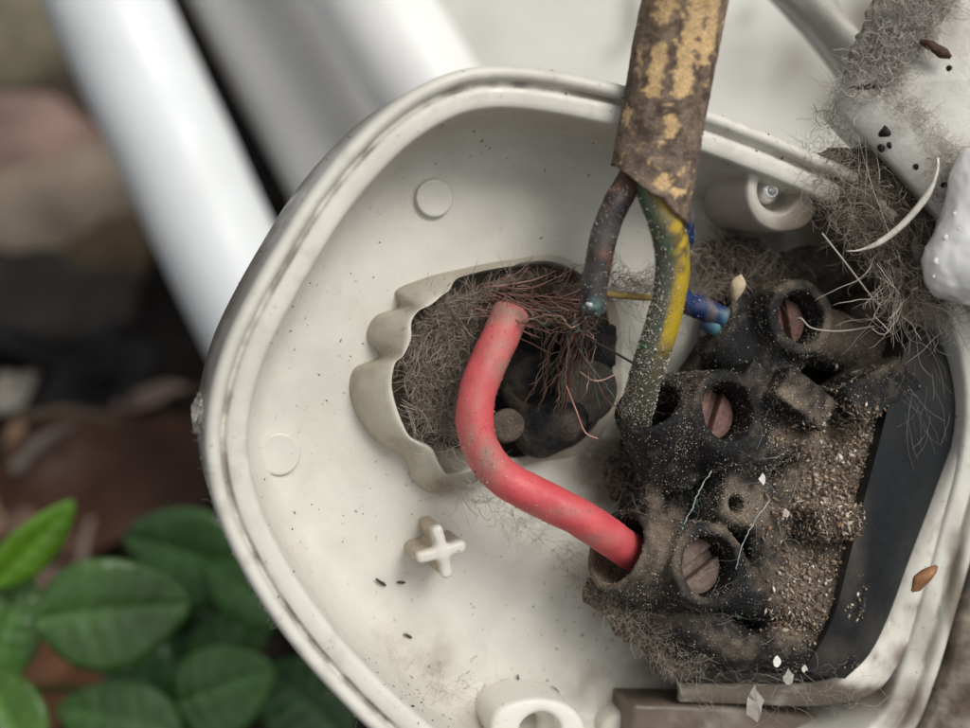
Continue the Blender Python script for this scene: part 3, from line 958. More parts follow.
# =================================================================== TERMINAL BLOCK
tb = thing('terminal_block', B(760, 480, 0), 'black three-pole terminal block, dusty, with brown slotted screws', 'terminal block')
NB = unit([0.40, 0.12, 0.90])
NX = unit(np.array([1, 0, 0]) - NB * NB[0]); NY = np.cross(NB, NX)
c1, c2, c3 = T(803, 317, -5.5), T(729, 411, -1.5), T(711, 566, -0.5)
AX2 = unit([-0.35, 0.72, 0.55]); S2 = T(651, 404, -3.0)            # earth wire socket
AX3 = unit([-0.76, 0.37, 0.53]); S3 = T(616, 549, -2.5)            # red wire socket
AX1 = unit([-0.85, 0.25, 0.35]); S1 = T(716, 318, -9.5)            # blue wire socket
lo = np.array([9.0, -33.5, -27]); hi = np.array([50.5, 9.5, 3.2])
ax, g = grid(lo, hi, 0.23)
pol = np.array([((T(x, y, z) - c2) @ NX, (T(x, y, z) - c2) @ NY) for x, y, z in
                ((618, 575, -9), (640, 520, -9), (655, 470, -9), (650, 440, -9), (690, 380, -10), (715, 335, -12), (760, 290, -13), (840, 285, -15), (930, 335, -16), (958, 390, -17), (905, 555, -14), (868, 645, -12), (840, 676, -11), (700, 672, -9), (655, 640, -9))])
gx_, gy_, gz_ = (g - c2) @ NX, (g - c2) @ NY, (g - c2) @ NB
f_base = smax(d_poly(gx_, gy_, pol), np.abs(gz_ + 14.0) - 5.5, 1.2)      # slab top 8.5 mm below the tower tops
del gx_, gy_, gz_
def pole(c, so_, axs, r_out, r_sock, back, sl=9.0):
    f = d_cyl(g, c - NB * 12, c, r_out + 1.0, 0.45, r_out)
    f = smin(f, d_cyl(g, so_ - axs * sl, so_, r_sock + 0.1, 0.3, r_sock), 0.9)
    f = smin(f, d_cap(g, c - NB * 4.8, back, 3.6, 3.0), 1.0)
    return f
f1 = pole(c1, S1, AX1, 4.0, 3.2, T(860, 350, -13))
f1 = smin(f1, d_cap(g, T(725, 345, -9.5), T(770, 365, -9), 3.0, 3.2), 1.5)
f2 = pole(c2, S2, AX2, 4.2, 4.0, T(800, 440, -8))
f2 = smin(f2, d_cap(g, T(690, 425, -4), T(745, 450, -5), 3.4, 3.4), 1.5)
f3 = pole(c3, S3, AX3, 4.3, 4.35, T(780, 600, -7.5), 7.5)
f3 = smin(f3, d_cap(g, T(640, 590, -7), T(690, 640, -8), 3.0, 3.4), 1.8)
# barriers between the poles and lumps along the lower edge
bx3 = unit(NX * 0.83 - NY * 0.55); by3 = np.cross(NB, bx3)
f_b = d_box(g, T(786, 402, -5.5), (bx3, by3, NB), (3.3, 1.9, 4), 0.35)
f_b = np.minimum(f_b, d_box(g, T(742, 388, -7), (bx3, by3, NB), (2.2, 1.6, 4), 0.35))
f_b = smin(f_b, d_box(g, T(738, 505, -7.0), (unit(NX - NY * 0.25), unit(NY + NX * 0.25), NB), (4.3, 3.0, 4.2), 0.9), 0.6)
f_b = smin(f_b, d_cap(g, T(655, 480, -7), T(652, 520, -7), 1.3, 1.4), 0.8)
f_b = smin(f_b, d_box(g, T(860, 392, -8.5), (unit(NX + NY * 0.5), unit(NY - NX * 0.5), unit(NB + NY * 0.2)), (4.6, 2.0, 4), 0.4), 0.5)
f_b = smin(f_b, d_box(g, T(818, 522, -6.8), (NX, NY, NB), (2.8, 1.6, 4), 0.5), 0.6)
f_b = smin(f_b, d_cap(g, T(778, 645, -6.5), T(838, 652, -8.5), 2.6, 2.2), 1.0)
f_b = smin(f_b, d_cap(g, T(690, 625, -5), T(745, 650, -6.5), 2.2, 2.2), 1.0)
f_b = smin(f_b, d_cap(g, T(845, 425, -11.3), T(806, 610, -9.4), 4.6, 4.6), 0.8)
f_b = smin(f_b, d_cap(g, T(872, 430, -9.8), T(838, 600, -7.8), 2.9, 3.0), 0.8)
f_b = smin(f_b, d_cap(g, T(800, 450, -10.0), T(785, 600, -9), 4.0, 4.0), 0.8)
f_b = smin(f_b, d_cap(g, T(765, 545, -4.5), T(770, 600, -5.5), 1.8, 2.0), 1.0)
f = smin(smin(f_base, f_b, 0.8), smin(f1, smin(f2, f3, 0.8), 0.8), 0.8)
for c, r in ((c1, 2.75), (c2, 3.0), (c3, 3.2)):
    f = smax(f, -d_cyl(g, c - NB * 5.2, c + NB * 4, r), 0.35)
for c, a_, r in ((S1, AX1, 2.3), (S2, AX2, 3.15), (S3, AX3, 3.65)):
    f = smax(f, -d_cyl(g, c - a_ * 6.0, c + a_ * 4, r), 0.3)
f = smax(f, -d_cyl(g, T(726, 505, -4) - NB * 5, T(726, 505, -4) + NB * 4, 0.85), 0.4)
lab = np.argmin(np.stack([smin(f_base, f_b, 0.8), f1, f2, f3], 0), 0).astype(np.int8)
V, Q = nets(f, ax)
ijk = np.clip(((V - lo) / 0.23).round().astype(int), 0, np.array(lab.shape) - 1)
vl = lab[ijk[:, 0], ijk[:, 1], ijk[:, 2]]
del f_base, f_b, f1, f2, f3, f, lab, g
nv_ = vnormals(V, Q)
px_, py_ = proj(V)
V = V + nv_ * ((fbm(V, 2.4, 51, 3) - 0.5) * 0.32 + (vnoise(V, 0.5, 52) - 0.5) * 0.12)[:, None]
wn = nv_ @ ROT.T
d = blobs(px_, py_, [(640, 600, 60, 50, 1.0), (615, 560, 45, 60, 1.0), (665, 540, 30, 50, 0.85), (655, 490, 14, 40, 0.9), (830, 470, 60, 75, 1.0), (800, 590, 50, 70, 1.0), (740, 510, 45, 40, 0.9),
                     (860, 335, 60, 40, 1.3), (800, 440, 40, 30, 0.8), (720, 300, 25, 40, 0.75), (700, 360, 18, 50, 0.6), (790, 400, 35, 35, 0.7), (720, 650, 60, 22, 0.7), (780, 285, 50, 16, 0.7), (690, 395, 25, 15, 0.45), (640, 440, 18, 12, 0.5), (690, 600, 30, 12, 0.6)])
d = d * (0.45 + 0.7 * wn[:, 2].clip(-0.4, 1)) + 0.55 * (fbm(V, 2.4, 61, 4) - 0.5) + 0.35 * (vnoise(V, 0.7, 63) - 0.5)
d = np.clip(0.02 + 0.9 * smooth(0.24, 0.95, d) + 0.22 * smooth(0.52, 0.72, fbm(V, 1.1, 62, 3)), 0, 1)
for c, r in ((c1, 2.9), (c2, 3.15), (c3, 3.35)):                    # bores are clean dark plastic
    q = V - c; hh_ = q @ NB; rr_ = np.linalg.norm(q - hh_[:, None] * NB, axis=1)
    d = np.where((rr_ < r) & (hh_ > -6) & (hh_ < -0.3), 0.05, d)
cc = lerpc((0.013, 0.0138, 0.0155), (0.20, 0.16, 0.122), d)
fl_ = vl[Q].max(1)
blockV, blockQ = V, Q
for k, nm in ((0, 'housing'), (1, 'terminal_pole'), (2, 'terminal_pole'), (3, 'terminal_pole')):
    q = Q[fl_ == k]
    u_, inv = np.unique(q, return_inverse=True)
    o = obj(nm, V[u_], inv.reshape(q.shape), M_black, tb, col=cc[u_])
    # keep the shading of the whole moulding across the joins
    o.data.normals_split_custom_set_from_vertices((vnormals(V, Q)[u_] @ ROT.T).tolist())

# slotted screws down the three bores
def slot_screw(c, r, slot, depth, tint):
    x, y, n = basis(NB)
    sdir_ = unit(np.array([slot[0], slot[1], 0]) - NB * (np.array([slot[0], slot[1], 0]) @ NB))
    tdir = np.cross(NB, sdir_)
    parts = []
    w_ = r * 0.21
    cc0 = c - NB * depth
    for sgn in (1, -1):
        a0 = math.asin(w_ / r)
        th = np.linspace(a0, math.pi - a0, 22)
        out = np.stack([np.cos(th) * r, sgn * np.sin(th) * r], 1)
        def lp(sc, h, inn):
            o_ = out.copy() * sc
            o_[:, 1] = np.where(np.abs(o_[:, 1]) < w_ + inn, sgn * (w_ + inn), o_[:, 1])
            return cc0 + o_[:, :1] * sdir_ + o_[:, 1:] * tdir + NB * h
        v, f_ = loft([lp(1, -3, 0), lp(1, -0.2, 0), lp(0.96, 0, 0.06), lp(0.8, 0.04, 0.1)], True, False, True)
        parts.append((v, f_))
    v, f_ = revolve(cc0 - NB * 1.1, NB, [(r * 0.98, -2), (r * 0.98, 0), (r * 0.3, 0.0)], 30, cap1=True)
    parts.append((v, f_))
    V, F = join(parts)
    obj('terminal_screw', V, F, tint, tb, shade=False)
slot_screw(c1, 2.5, (-0.12, 1), 3.3, M_screw)
slot_screw(c2, 2.7, (0.42, 0.9), 3.4, M_screw)
slot_screw(c3, 2.95, (0.86, 0.5), 3.0, M_screw2)

# smooth sloping plate on the right of the block
Lp = [T(911, 332, -7.5), T(894, 385, -6), T(880, 440, -5), T(863, 505, -4.2), T(849, 560, -3.8), T(836, 610, -3.8), T(820, 645, -4.2), T(802, 671, -5)]
Rp = [T(930, 329, -10), T(961, 385, -12), T(961, 425, -12), T(936, 490, -11.5), T(910, 558, -10.5), T(888, 618, -9.5), T(869, 655, -8.5), T(845, 679, -7.5)]
V, F = slab(Lp, Rp, 6.5, 60, 22, 0.5, unit([-0.3, 0, -1]))
x_, y_ = proj(V)
d = np.clip(blobs(x_, y_, [(905, 360, 30, 30, 0.35), (850, 520, 14, 90, 0.55), (835, 655, 30, 20, 0.35), (880, 640, 30, 30, 0.25), (935, 370, 30, 40, 0.2)]) * (0.3 + 1.2 * fbm(V, 1.5, 71, 4)), 0, 0.8)
d = np.maximum(d, 0.03)
plate = obj('side_plate', V, F, M_plate, tb, col=lerpc((0.009, 0.0125, 0.016), (0.15, 0.12, 0.095), d), shade=False)
plate_VF = (V, F)
# cream wall of the box sloping from the plate up to the rim ledge
Lw = [p + np.array([-0.6, 0.1, -0.9]) for p in Rp[1:]] + [T(800, 684, -9.5), T(735, 684, -10), T(680, 684, -10.5)]
Rw = [B(x, y, 12.7) for x, y in ((968, 375), (966, 430), (955, 490), (936, 555), (917, 615), (902, 658), (872, 694))] + [B(815, 706, 10), B(745, 704, 7.5), B(680, 702, 6.5)]
V, F = slab(Lw, Rw, 0.9, 110, 22, 0.7, -BN)
x_, y_ = proj(V)
d = blobs(x_, y_, [(925, 620, 22, 50, 0.55), (905, 665, 26, 24, 0.7), (850, 698, 50, 14, 1.1), (815, 700, 40, 20, 1.2), (730, 695, 60, 20, 1.2), (945, 540, 12, 40, 0.4), (875, 660, 14, 20, 0.4)])
cr_ = np.abs(fbm(V, 3.0, 118, 3) - 0.5)
d = np.clip(smooth(0.15, 0.85, d * 1.1 + 1.0 * (fbm(V, 1.6, 119, 3) - 0.5) * (0.3 + d)) + 0.5 * smooth(0.025, 0.0, cr_) * (0.4 + d), 0, 0.92)
obj('inner_wall', V, F, M_cream, box, col=lerpc((0.655, 0.632, 0.555), (0.16, 0.12, 0.09), d))

# =================================================================== SUPPLY CABLE
cable = thing('supply_cable', T(652, 190, 6), 'grimy tan sheathed cable ending in brown, green-yellow and blue cores', 'cable')
P = crom([T(700, -75, 10), T(686, 0, 7), T(676, 50, 6), T(667, 100, 5.5), T(658, 150, 5), T(650, 200, 5), T(644, 240, 5)], 230)
sides = 110
th = np.linspace(0, 2 * math.pi, sides, endpoint=False)
t_, a_, b_ = frames(P)
rad = np.full(len(P), 4.1)
prof = 1 + 0.035 * np.cos(3 * th + 0.6)
loopsO, loopsI = [], []
# ragged slanting cut: each side of the tube stops at its own length
right = np.cos(th)[:, None] * a_[-1] + np.sin(th)[:, None] * b_[-1]
stop = 195 + 18 * right[:, 0] + 4.0 * right[:, 2] + 7 * (vnoise(np.c_[np.cos(th) * 3, np.sin(th) * 3, th * 0], 1.1, 4) - 0.5)
for k in range(len(P)):
    kk = np.minimum(k, stop)
    lo_ = np.floor(kk).astype(int).clip(0, len(P) - 2); fr = (kk - lo_)[:, None]
    Pc = P[lo_] * (1 - fr) + P[lo_ + 1] * fr
    R_ = np.cos(th)[:, None] * a_[k] + np.sin(th)[:, None] * b_[k]
    w_ = 1 + 0.03 * (vnoise(Pc + R_ * 4, 3, 5) - 0.5) + 0.02 * (vnoise(Pc + R_ * 4, 0.6, 6) - 0.5)
    loopsO.append(Pc + R_ * (rad[k] * prof * w_)[:, None])
    loopsI.append(Pc + R_ * (rad[k] * 0.80))
V, F = loft(loopsO + loopsI[::-1])
nO = sides * len(P)
px_, py_ = proj(V)
ln = np.repeat(np.arange(2 * len(P)), sides); ln = np.where(ln >= len(P), 2 * len(P) - 1 - ln, ln)
tha = np.tile(th, 2 * len(P))
# u across the seen face: -1 left .. 1 right
cxp, cyp = proj(P)
lu = (px_ - np.interp(py_, cyp, cxp)) / 40.0
clean = np.exp(-((lu + 0.42) / 0.17) ** 2) * smooth(35, 50, py_) * (1 - smooth(92, 100, py_)) + np.exp(-((lu - 0.33) / 0.22) ** 2) * (1 - smooth(90, 100, py_)) \
    + 0.75 * np.exp(-((lu - 0.78) / 0.16) ** 2) * (1 - smooth(50, 80, py_)) + 0.8 * np.exp(-((lu + 0.45) / 0.3) ** 2) * (1 - smooth(10, 36, py_)) \
    + blobs(px_, py_, [(672, 125, 7, 13, 1.0), (628, 118, 6, 14, 0.75), (664, 182, 10, 8, 1.0), (676, 192, 8, 6, 0.9), (640, 70, 4, 20, .5)])
nz_ = fbm(np.c_[lu * 6, py_ * 0.03, 0 * lu], 1.0, 81, 4)
clean = smooth(0.22, 0.52, clean - 1.0 * (nz_ - 0.5) - 1.3 * (fbm(V, 0.5, 83, 3) - 0.5) - 0.25 * smooth(0.6, 0.75, fbm(V, 1.2, 85, 3)))
clean[nO:] = 0.4
grime = lerpc((0.075, 0.05, 0.037), (0.23, 0.17, 0.125), smooth(0.25, 0.75, fbm(V, 0.9, 82, 4)))
grime = lerpc(grime, (0.34, 0.25, 0.16), 0.55 * (1 - smooth(15, 60, py_)) * smooth(0.3, 0.6, fbm(V, 0.8, 86, 3)))
grime = lerpc(grime, grime * 0.85 + np.array([0.05, 0.04, 0.035]), smooth(110, 160, py_) * fbm(V, 0.7, 84, 2))
sheath = obj('sheath', V, F, M_sheath, cable, col=lerpc(grime, (0.66, 0.46, 0.235), clean * 0.95))
sheath_VF = (V, F)

def wire(name, path, r, colf, mat_, parent, n=90, sides=26, cap=True, wob=0.03, base=None):
    P = crom(path, n)
    V, F = tube(P, r * (1 + 0.05 * (vnoise(P, 4, 3) - 0.5)), sides, cap)
    V = V + (np.stack([vnoise(V, 1.3, 90 + k) for k in range(3)], 1) - 0.5) * wob * 4
    o = obj(name, V, F, mat_, parent, col=colf(V, P), base=base)
    return o, V, F, P

def c_brown(V, P):
    x, y = proj(V)
    n = fbm(V, 1.6, 5, 3)
    c = lerpc((0.018, 0.017, 0.018), (0.075, 0.066, 0.06), smooth(0.3, 0.7, n))
    c = lerpc(c, (0.13, 0.06, 0.04), np.clip((1 - smooth(185, 225, y)) * 0.8 + blobs(x, y, [(605, 258, 8, 12, 1.0)]) * 1.0, 0, 1) * smooth(0.3, 0.6, n + 0.1))
    return lerpc(c, (0.25, 0.45, 0.43), blobs(x, y, [(591, 307, 9, 8, 0.85)]) * smooth(0.35, 0.55, n))
wb, Vb1, Fb1, Pb1 = wire('brown_core', [T(636, 150, 5), T(631, 178, 5), T(617, 202, 5.5), T(605, 232, 5), T(598, 265, 4.8), T(594, 290, 4.5), T(592, 310, 3.5)], 1.32, c_brown, M_wire, cable)

def c_earth(V, P):
    x, y = proj(V)
    cx, cy = proj(P)
    u = (x - np.interp(y, cy, cx)) / 17.0
    n = fbm(V, 1.0, 6, 3)
    green = lerpc((0.02, 0.12, 0.02), (0.03, 0.26, 0.035), fbm(V, 2, 16, 2))
    yel = np.array((0.50, 0.34, 0.015))
    c = lerpc(green, yel, smooth(0.0, 0.25, u + 0.15 - 0.2 * smooth(300, 360, y) + 0.4 * (1 - smooth(190, 250, y))))
    gr = np.clip(1.05 - smooth(-0.1, 0.45, u + 0.35 * (n - 0.5)) * (1 - smooth(330, 365, y)) * 0.95, 0, 1)
    gr = np.where(y < 262, gr * 0.75 + 0.35 * (n > 0.55), gr)
    gr = np.maximum(gr * smooth(0.25, 0.5, n + 0.1), smooth(340, 400, y) * 0.9)
    dust = lerpc((0.045, 0.05, 0.04), (0.15, 0.15, 0.12), n)
    c = lerpc(c, (0.06, 0.035, 0.02), 0.8 * smooth(0.5, 0.62, fbm(V, 0.9, 66, 3)) * (1 - smooth(255, 300, y)))
    return lerpc(c, dust, gr.clip(0, 0.95))
we, Ve1, Fe1, Pe1 = wire('earth_core', [T(650, 160, 5), T(654, 192, 6), T(664, 218, 6.2), T(672, 248, 5.2), T(672, 280, 4.2), T(664, 318, 3), T(656, 345, 2), T(645, 380, -0.5), T(637, 410, -4), T(634, 425, -7)], 1.66, c_earth, M_wire, cable, n=110)

def c_blue(V, P):
    x, y = proj(V)
    n = fbm(V, 1.3, 7, 3)
    c = lerpc((0.006, 0.018, 0.06), (0.014, 0.045, 0.16), n)
    c = lerpc(c, (0.14, 0.11, 0.10), smooth(0.42, 0.62, fbm(V, 1.2, 17, 3)) * 0.8)
    return lerpc(c, (0.07, 0.20, 0.24), blobs(x, y, [(726, 318, 5, 8, 0.7)]))
wl, Vl1, Fl1, Pl1 = wire('blue_core', [T(672, 165, 3.5), T(679, 205, 2.6), T(682, 235, 0.5), T(676, 270, -2.5), T(680, 296, -4), T(692, 304, -5), T(708, 311, -5.5), T(724, 317, -6)], 1.2, c_blue, M_wire, cable, wob=0.09)
V, F = tube(crom([T(704, 320, -6.4), T(712, 325, -6.2), T(721, 328, -6.4)], 14), np.array([1.0] * 10 + [0.9, 0.7, 0.5, 0.3]), 14)
obj('copper_stub', V, F, M_wire, cable, col=lerpc((0.03, 0.06, 0.12), (0.10, 0.28, 0.30), smooth(704, 722, proj(V)[0]) * fbm(V, 0.8, 3, 2) * 1.5))
# rolled teal-white end of the brown core
V, F = tube(crom([T(586, 300, 4.6), T(590, 304, 5.0), T(595, 306, 4.6), T(595, 312, 4.2), T(588, 314, 4.2)], 24), 0.35, 10)
obj('copper_curl', V, F, M_copper, wb, col=lerpc((0.25, 0.45, 0.44), (0.75, 0.78, 0.72), fbm(V, 0.7, 4, 2)))

# frayed copper strands hanging from the brown core
ns = 44
P0 = T(591, 311, 3.5)
ends = []
for k in range(ns):
    q = rng.random()
    if k < 26:
        e = T(532 + 30 * rng.random(), 395 + 22 * rng.normal() * 0.5, -6 + 2 * rng.random()); mid_ = T(568 + 9 * rng.normal(), 338 + 6 * rng.normal(), 0.5 + rng.normal())
    elif k < 38:
        e = T(500 + 50 * rng.random(), 312 + 8 * rng.normal(), 0 + rng.normal()); mid_ = T(560 + 6 * rng.normal(), 318 + 5 * rng.normal(), 2)
    else:
        e = T(570 + 50 * rng.random(), 380 + 40 * rng.random(), -4 + 3 * rng.random()); mid_ = T(580 + 10 * rng.normal(), 350 + 12 * rng.normal(), 0)
    ends.append(crom([P0 + rng.normal(size=3) * 0.6, T(578 + 4 * rng.normal(), 322 + 3 * rng.normal(), 3), mid_, e], 22))
Ps = np.array(ends)
Ps[:, 1:] += np.cumsum(rng.normal(size=(ns, 21, 3)) * 0.2, 1)
V, F = strands(Ps, rng.uniform(0.04, 0.11, ns))
ck = np.array([(0.20, 0.11, 0.085), (0.14, 0.095, 0.07), (0.14, 0.20, 0.17), (0.34, 0.22, 0.17), (0.07, 0.17, 0.13)])[rng.choice(5, ns, p=[0.33, 0.34, 0.06, 0.21, 0.06])]
o = obj('frayed_strands', V, F, M_copper, wb, col=np.repeat(ck, 66, axis=0)); o['kind'] = 'stuff'

# =================================================================== RED WIRE
def c_red(V, P):
    x, y = proj(V)
    n = fbm(V, 2.0, 8, 3)
    c = lerpc((0.55, 0.06, 0.075), (0.66, 0.115, 0.125), n)
    d = blobs(x, y, [(488, 462, 16, 22, 0.85), (470, 440, 9, 40, 0.55), (560, 512, 30, 6, 0.55), (600, 540, 24, 8, 0.5), (478, 405, 6, 30, 0.4), (509, 316, 24, 14, 1.1), (500, 350, 20, 40, 0.5), (520, 340, 6, 26, 0.5)])
    d = np.clip(d * (0.2 + 1.3 * fbm(V, 0.9, 18, 3)) + 0.30 * smooth(0.55, 0.7, fbm(V, 1.2, 28, 3)) * (1 - smooth(420, 470, y)), 0, 0.85)
    return lerpc(c, (0.30, 0.22, 0.17), d)
wr, Vr1, Fr1, Pr1 = wire('red_wire', [T(511, 313, -1.5), T(500, 338, 0), T(487, 366, 1.5), T(477, 395, 2.2), T(475, 424, 2.2), T(483, 452, 2), T(503, 477, 1.5), T(540, 498, 1), T(580, 518, 0.2), T(616, 542, -2), T(634, 554, -5)], 1.88, c_red, M_red, None, n=130, sides=32)
tag(wr, 'bent red insulated wire from cobweb nest to lowest terminal socket', 'wire')

# =================================================================== COVER AND KNOB AT THE UPPER RIGHT
cov = thing('light_cover', T(930, 100, -8), 'dusty white plastic cover with thick sloping edge and cobwebs', 'cover')
oe = [(846, 118), (892, 165), (935, 212), (990, 275), (1090, 300), (1130, 80), (1080, -90), (930, -60), (880, 20), (852, 70), (838, 96)]
ie = [(872, 92), (915, 132), (956, 172), (1005, 225), (1080, 250), (1110, 80), (1065, -70), (945, -40), (915, 20), (880, 62), (862, 82)]
lo1 = crom_pairs([T(x, y, 0.0) for x, y in oe], 12)
hi1 = crom_pairs([T(x, y, 1.7) for x, y in ie], 12)
cen = T(990, 80, 2.0)
lp = [lo1 + np.array([0.4, 0.4, -9]), lo1 + np.array([0.15, 0.15, -1.2]), lo1, lo1 * 0.93 + hi1 * 0.07 + np.array([0, 0, .25])]
for t in (0.3, 0.6, 0.85, 0.97): lp.append(lo1 * (1 - t) + hi1 * t + np.array([0, 0, 0.45 * math.sin(math.pi * t)]))
for t in np.linspace(0, 0.95, 22): lp.append(hi1 * (1 - t) + cen * t + np.array([0, 0, 0.5 * smooth(0.05, 0.9, t)]))
V, F = loft(lp, True, True, True)
V = V + (fbm(V, 5, 33, 3) - 0.5)[:, None] * np.array([0, 0, 0.6])
x_, y_ = proj(V)
d = blobs(x_, y_, [(880, 55, 40, 45, 0.8), (920, 40, 45, 35, 0.65), (900, 105, 30, 30, 0.5), (935, 165, 25, 22, 0.75), (960, 20, 50, 30, 0.6), (860, 85, 24, 20, 0.6)])
d = np.clip(d * (0.35 + 1.1 * fbm(V, 2.5, 34, 4)), 0, 0.9)
obj('cover_shell', V, F, M_cover, cov, col=lerpc((0.64, 0.63, 0.58), (0.25, 0.215, 0.18), d))
V, F = slab([T(800, -60, -24), T(814, 0, -22), T(850, 40, -22), T(868, 88, -22)], [T(768, -40, -25), T(786, 0, -24), T(822, 46, -24), T(850, 95, -24)], 5, 30, 8, 1.0)
V, F = slab([T(842, -60, -22), T(838, 0, -22), T(862, 36, -22), T(900, 90, -22)], [T(750, -40, -25), T(788, 2, -24), T(822, 40, -24), T(866, 100, -24)], 5, 30, 8, 1.2)
V = V + (fbm(V, 3, 35, 2) - 0.5)[:, None] * np.array([0, 0, 0.8])
obj('cover_arm', V, F, M_cover, cov, col=lerpc((0.58, 0.57, 0.52), (0.3, 0.27, 0.22), np.clip(fbm(V, 3, 36, 3) * 1.6 - 0.6, 0, 0.8)))
# grey rib under the cover
V, F = slab([T(862, 192, -3), T(880, 207, -2.5), T(902, 236, -2.5), T(918, 262, -3)], [T(872, 186, -4), T(896, 204, -3.5), T(922, 235, -3.5), T(935, 258, -4)], 3, 20, 6, 0.5)
obj('cover_rib', V, F, M_cover, cov, col=lerpc((0.34, 0.32, 0.28), (0.16, 0.13, 0.10), fbm(V, 2, 37, 3)))

knob = thing('rounded_fitting', T(975, 250, -4), 'glossy white rounded plastic fitting, wet with droplets, beside dusty cover', 'fitting')
lo = np.array([41, -1, -6]); hi = np.array([64, 27, 14])
ax, g = grid(lo, hi, 0.3)
f = d_cap(g, T(985, 180, 4), T(972, 262, 3.2), 3.4, 4.3)
f = smin(f, d_cap(g, T(1005, 190, 4), T(1000, 255, 3), 4.4, 4.8), 2.0)
f = smin(f, d_cap(g, T(945, 262, 3), T(950, 275, 3), 2.1, 2.2), 1.5)
V, Q = nets(f, ax)
V = V + vnormals(V, Q) * ((fbm(V, 2.6, 44, 3) - 0.5) * 0.9)[:, None]
obj('fitting_body', V, Q, M_gloss, knob)
for (x, y, r) in ((953, 213, 0.22), (945, 238, 0.3), (936, 262, 0.34), (958, 228, 0.14), (933, 276, 0.2)):
    # bead of water sitting on the surface
    pz = V[np.argmin((proj(V)[0] - x) ** 2 + (proj(V)[1] - y) ** 2 - 40 * V[:, 2])]
    v, f_ = revolve(pz, np.array([-0.3, 0, 1]), [(r * 1.1, -0.3), (r, 0), (r * 0.85, r * 0.12), (r * 0.5, r * 0.24), (r * 0.15, r * 0.28)], 16, cap1=True)
    obj('droplet', v, f_, M_gloss, knob)

# =================================================================== COBWEB AND DUST
def clump(name, label, lobes, seed, colr, h=0.3, rough=1.0, dark=0.5):
    lobes = [(np.asarray(c, float), r, np.asarray(s_, float)) for c, r, s_ in lobes]
    lo = np.min([c - r * s_.max() - 1.5 for c, r, s_ in lobes], 0); hi = np.max([c + r * s_.max() + 1.5 for c, r, s_ in lobes], 0)
    ax, g = grid(lo, hi, h)
    f = None
    for c, r, s_ in lobes:
        e = (np.linalg.norm((g - c.astype(np.float32)) / s_.astype(np.float32), axis=-1) - r) * s_.min()
        f = e if f is None else smin(f, e, 1.2)
    V, Q = nets(f, ax)
    V = V + vnormals(V, Q) * ((fbm(V, 2.2, seed, 4) - 0.5) * 2.0 * rough + (vnoise(V, 0.6, seed + 1) - 0.5) * 0.5)[:, None]
    cc = lerpc(np.array(colr) * dark, np.array(colr), fbm(V, 1.4, seed + 2, 3))
    o = tag(obj(name, V, Q, M_clump, col=cc), label, 'cobweb', kind='stuff')
    return V, Q

def tangle(name, label, sets, cat='cobweb'):
    Vs, Fs, Cs, n = [], [], [], 0
    for (P, r, a, b) in sets:
        V, F, c = fibre_mesh(P, r, a, b)
        Vs.append(V); Fs.append(F + n); Cs.append(c); n += len(V)
    return tag(obj(name, np.vstack(Vs), np.vstack(Fs), M_fibre, col=np.vstack(Cs), shade=True), label, cat, kind='stuff')

def fib(poly, n, L, hfun, dirf, curl=0.35, r=(0.015, 0.035), c0=(0.30, 0.25, 0.20), c1=(0.66, 0.58, 0.49), pts=12, spread=0.5):
    q = rand_in(poly, n)
    P0 = np.array([hfun(x, y) for x, y in q])
    D0 = np.array([dirf(x, y) for x, y in q]) + rng.normal(size=(n, 3)) * spread
    P = walk(P0, D0, rng.uniform(L[0], L[1], n), pts, curl)
    return (P, rng.uniform(r[0], r[1], n), c0, c1)

def flow(px, py):                                        # around the opening
    v = np.array([px - 505, 362 - py, 0.0]); v = unit(v)
    return np.array([-v[1], v[0], 0.15]) * (1 if rng.random() < 0.5 else -1) + v * 0.3

# nest in the opening
clump('cobweb_nest', 'matted brown cobweb nest filling the left of the collared opening',
      [(T(442, 362, -9), 3.9, (0.95, 1.5, 0.9)), (T(430, 400, -10), 2.8, (0.8, 1.2, 0.8)), (T(465, 320, -8), 3.2, (1.4, 0.9, 0.8)), (T(520, 298, -6.5), 2.6, (1.8, 0.8, 0.8)), (T(575, 295, -8), 2.2, (1.4, 0.8, 0.8)), (T(455, 420, -11), 3, (1, 1, .8))],
      101, (0.27, 0.22, 0.175), rough=1.1)
nestL = [(412, 330), (440, 305), (480, 300), (490, 330), (470, 380), (460, 430), (430, 425), (408, 390)]
nestT = [(425, 318), (450, 300), (500, 281), (580, 280), (590, 312), (540, 325), (500, 310), (450, 324)]
hn = lambda x, y: B(x, y, 1.5 + 2.5 * rng.random())
tangle('cobweb_fibres', 'fine brown cobweb fibres over the nest inside the collared opening',
       [fib(nestL, 2200, (1.5, 5), hn, flow, 0.45), fib(nestT, 1100, (1.5, 4.5), lambda x, y: B(x, y, 2.0 + 2.5 * rng.random()), lambda x, y: np.array([1, -0.1 + 0.15 * rng.normal(), 0]), 0.35, c0=(0.22, 0.16, 0.13), c1=(0.58, 0.46, 0.38), spread=0.3),
        fib([(470, 285), (545, 285), (560, 315), (470, 318)], 60, (4, 9), lambda x, y: B(x, y, 4.5 + 1.5 * rng.random()), lambda x, y: np.array([1, -0.1, 0]), 0.12, (0.04, 0.09), (0.28, 0.15, 0.12), (0.52, 0.30, 0.25), spread=0.2),
        fib([(400, 385), (450, 440), (480, 480), (455, 490), (395, 420)], 60, (3, 8), lambda x, y: B(x, y, 1.5 + 3 * rng.random()), lambda x, y: np.array([0.7, -0.7, 0.1]), 0.35, (0.014, 0.04), (0.55, 0.51, 0.45), (0.82, 0.79, 0.73), spread=0.35)])
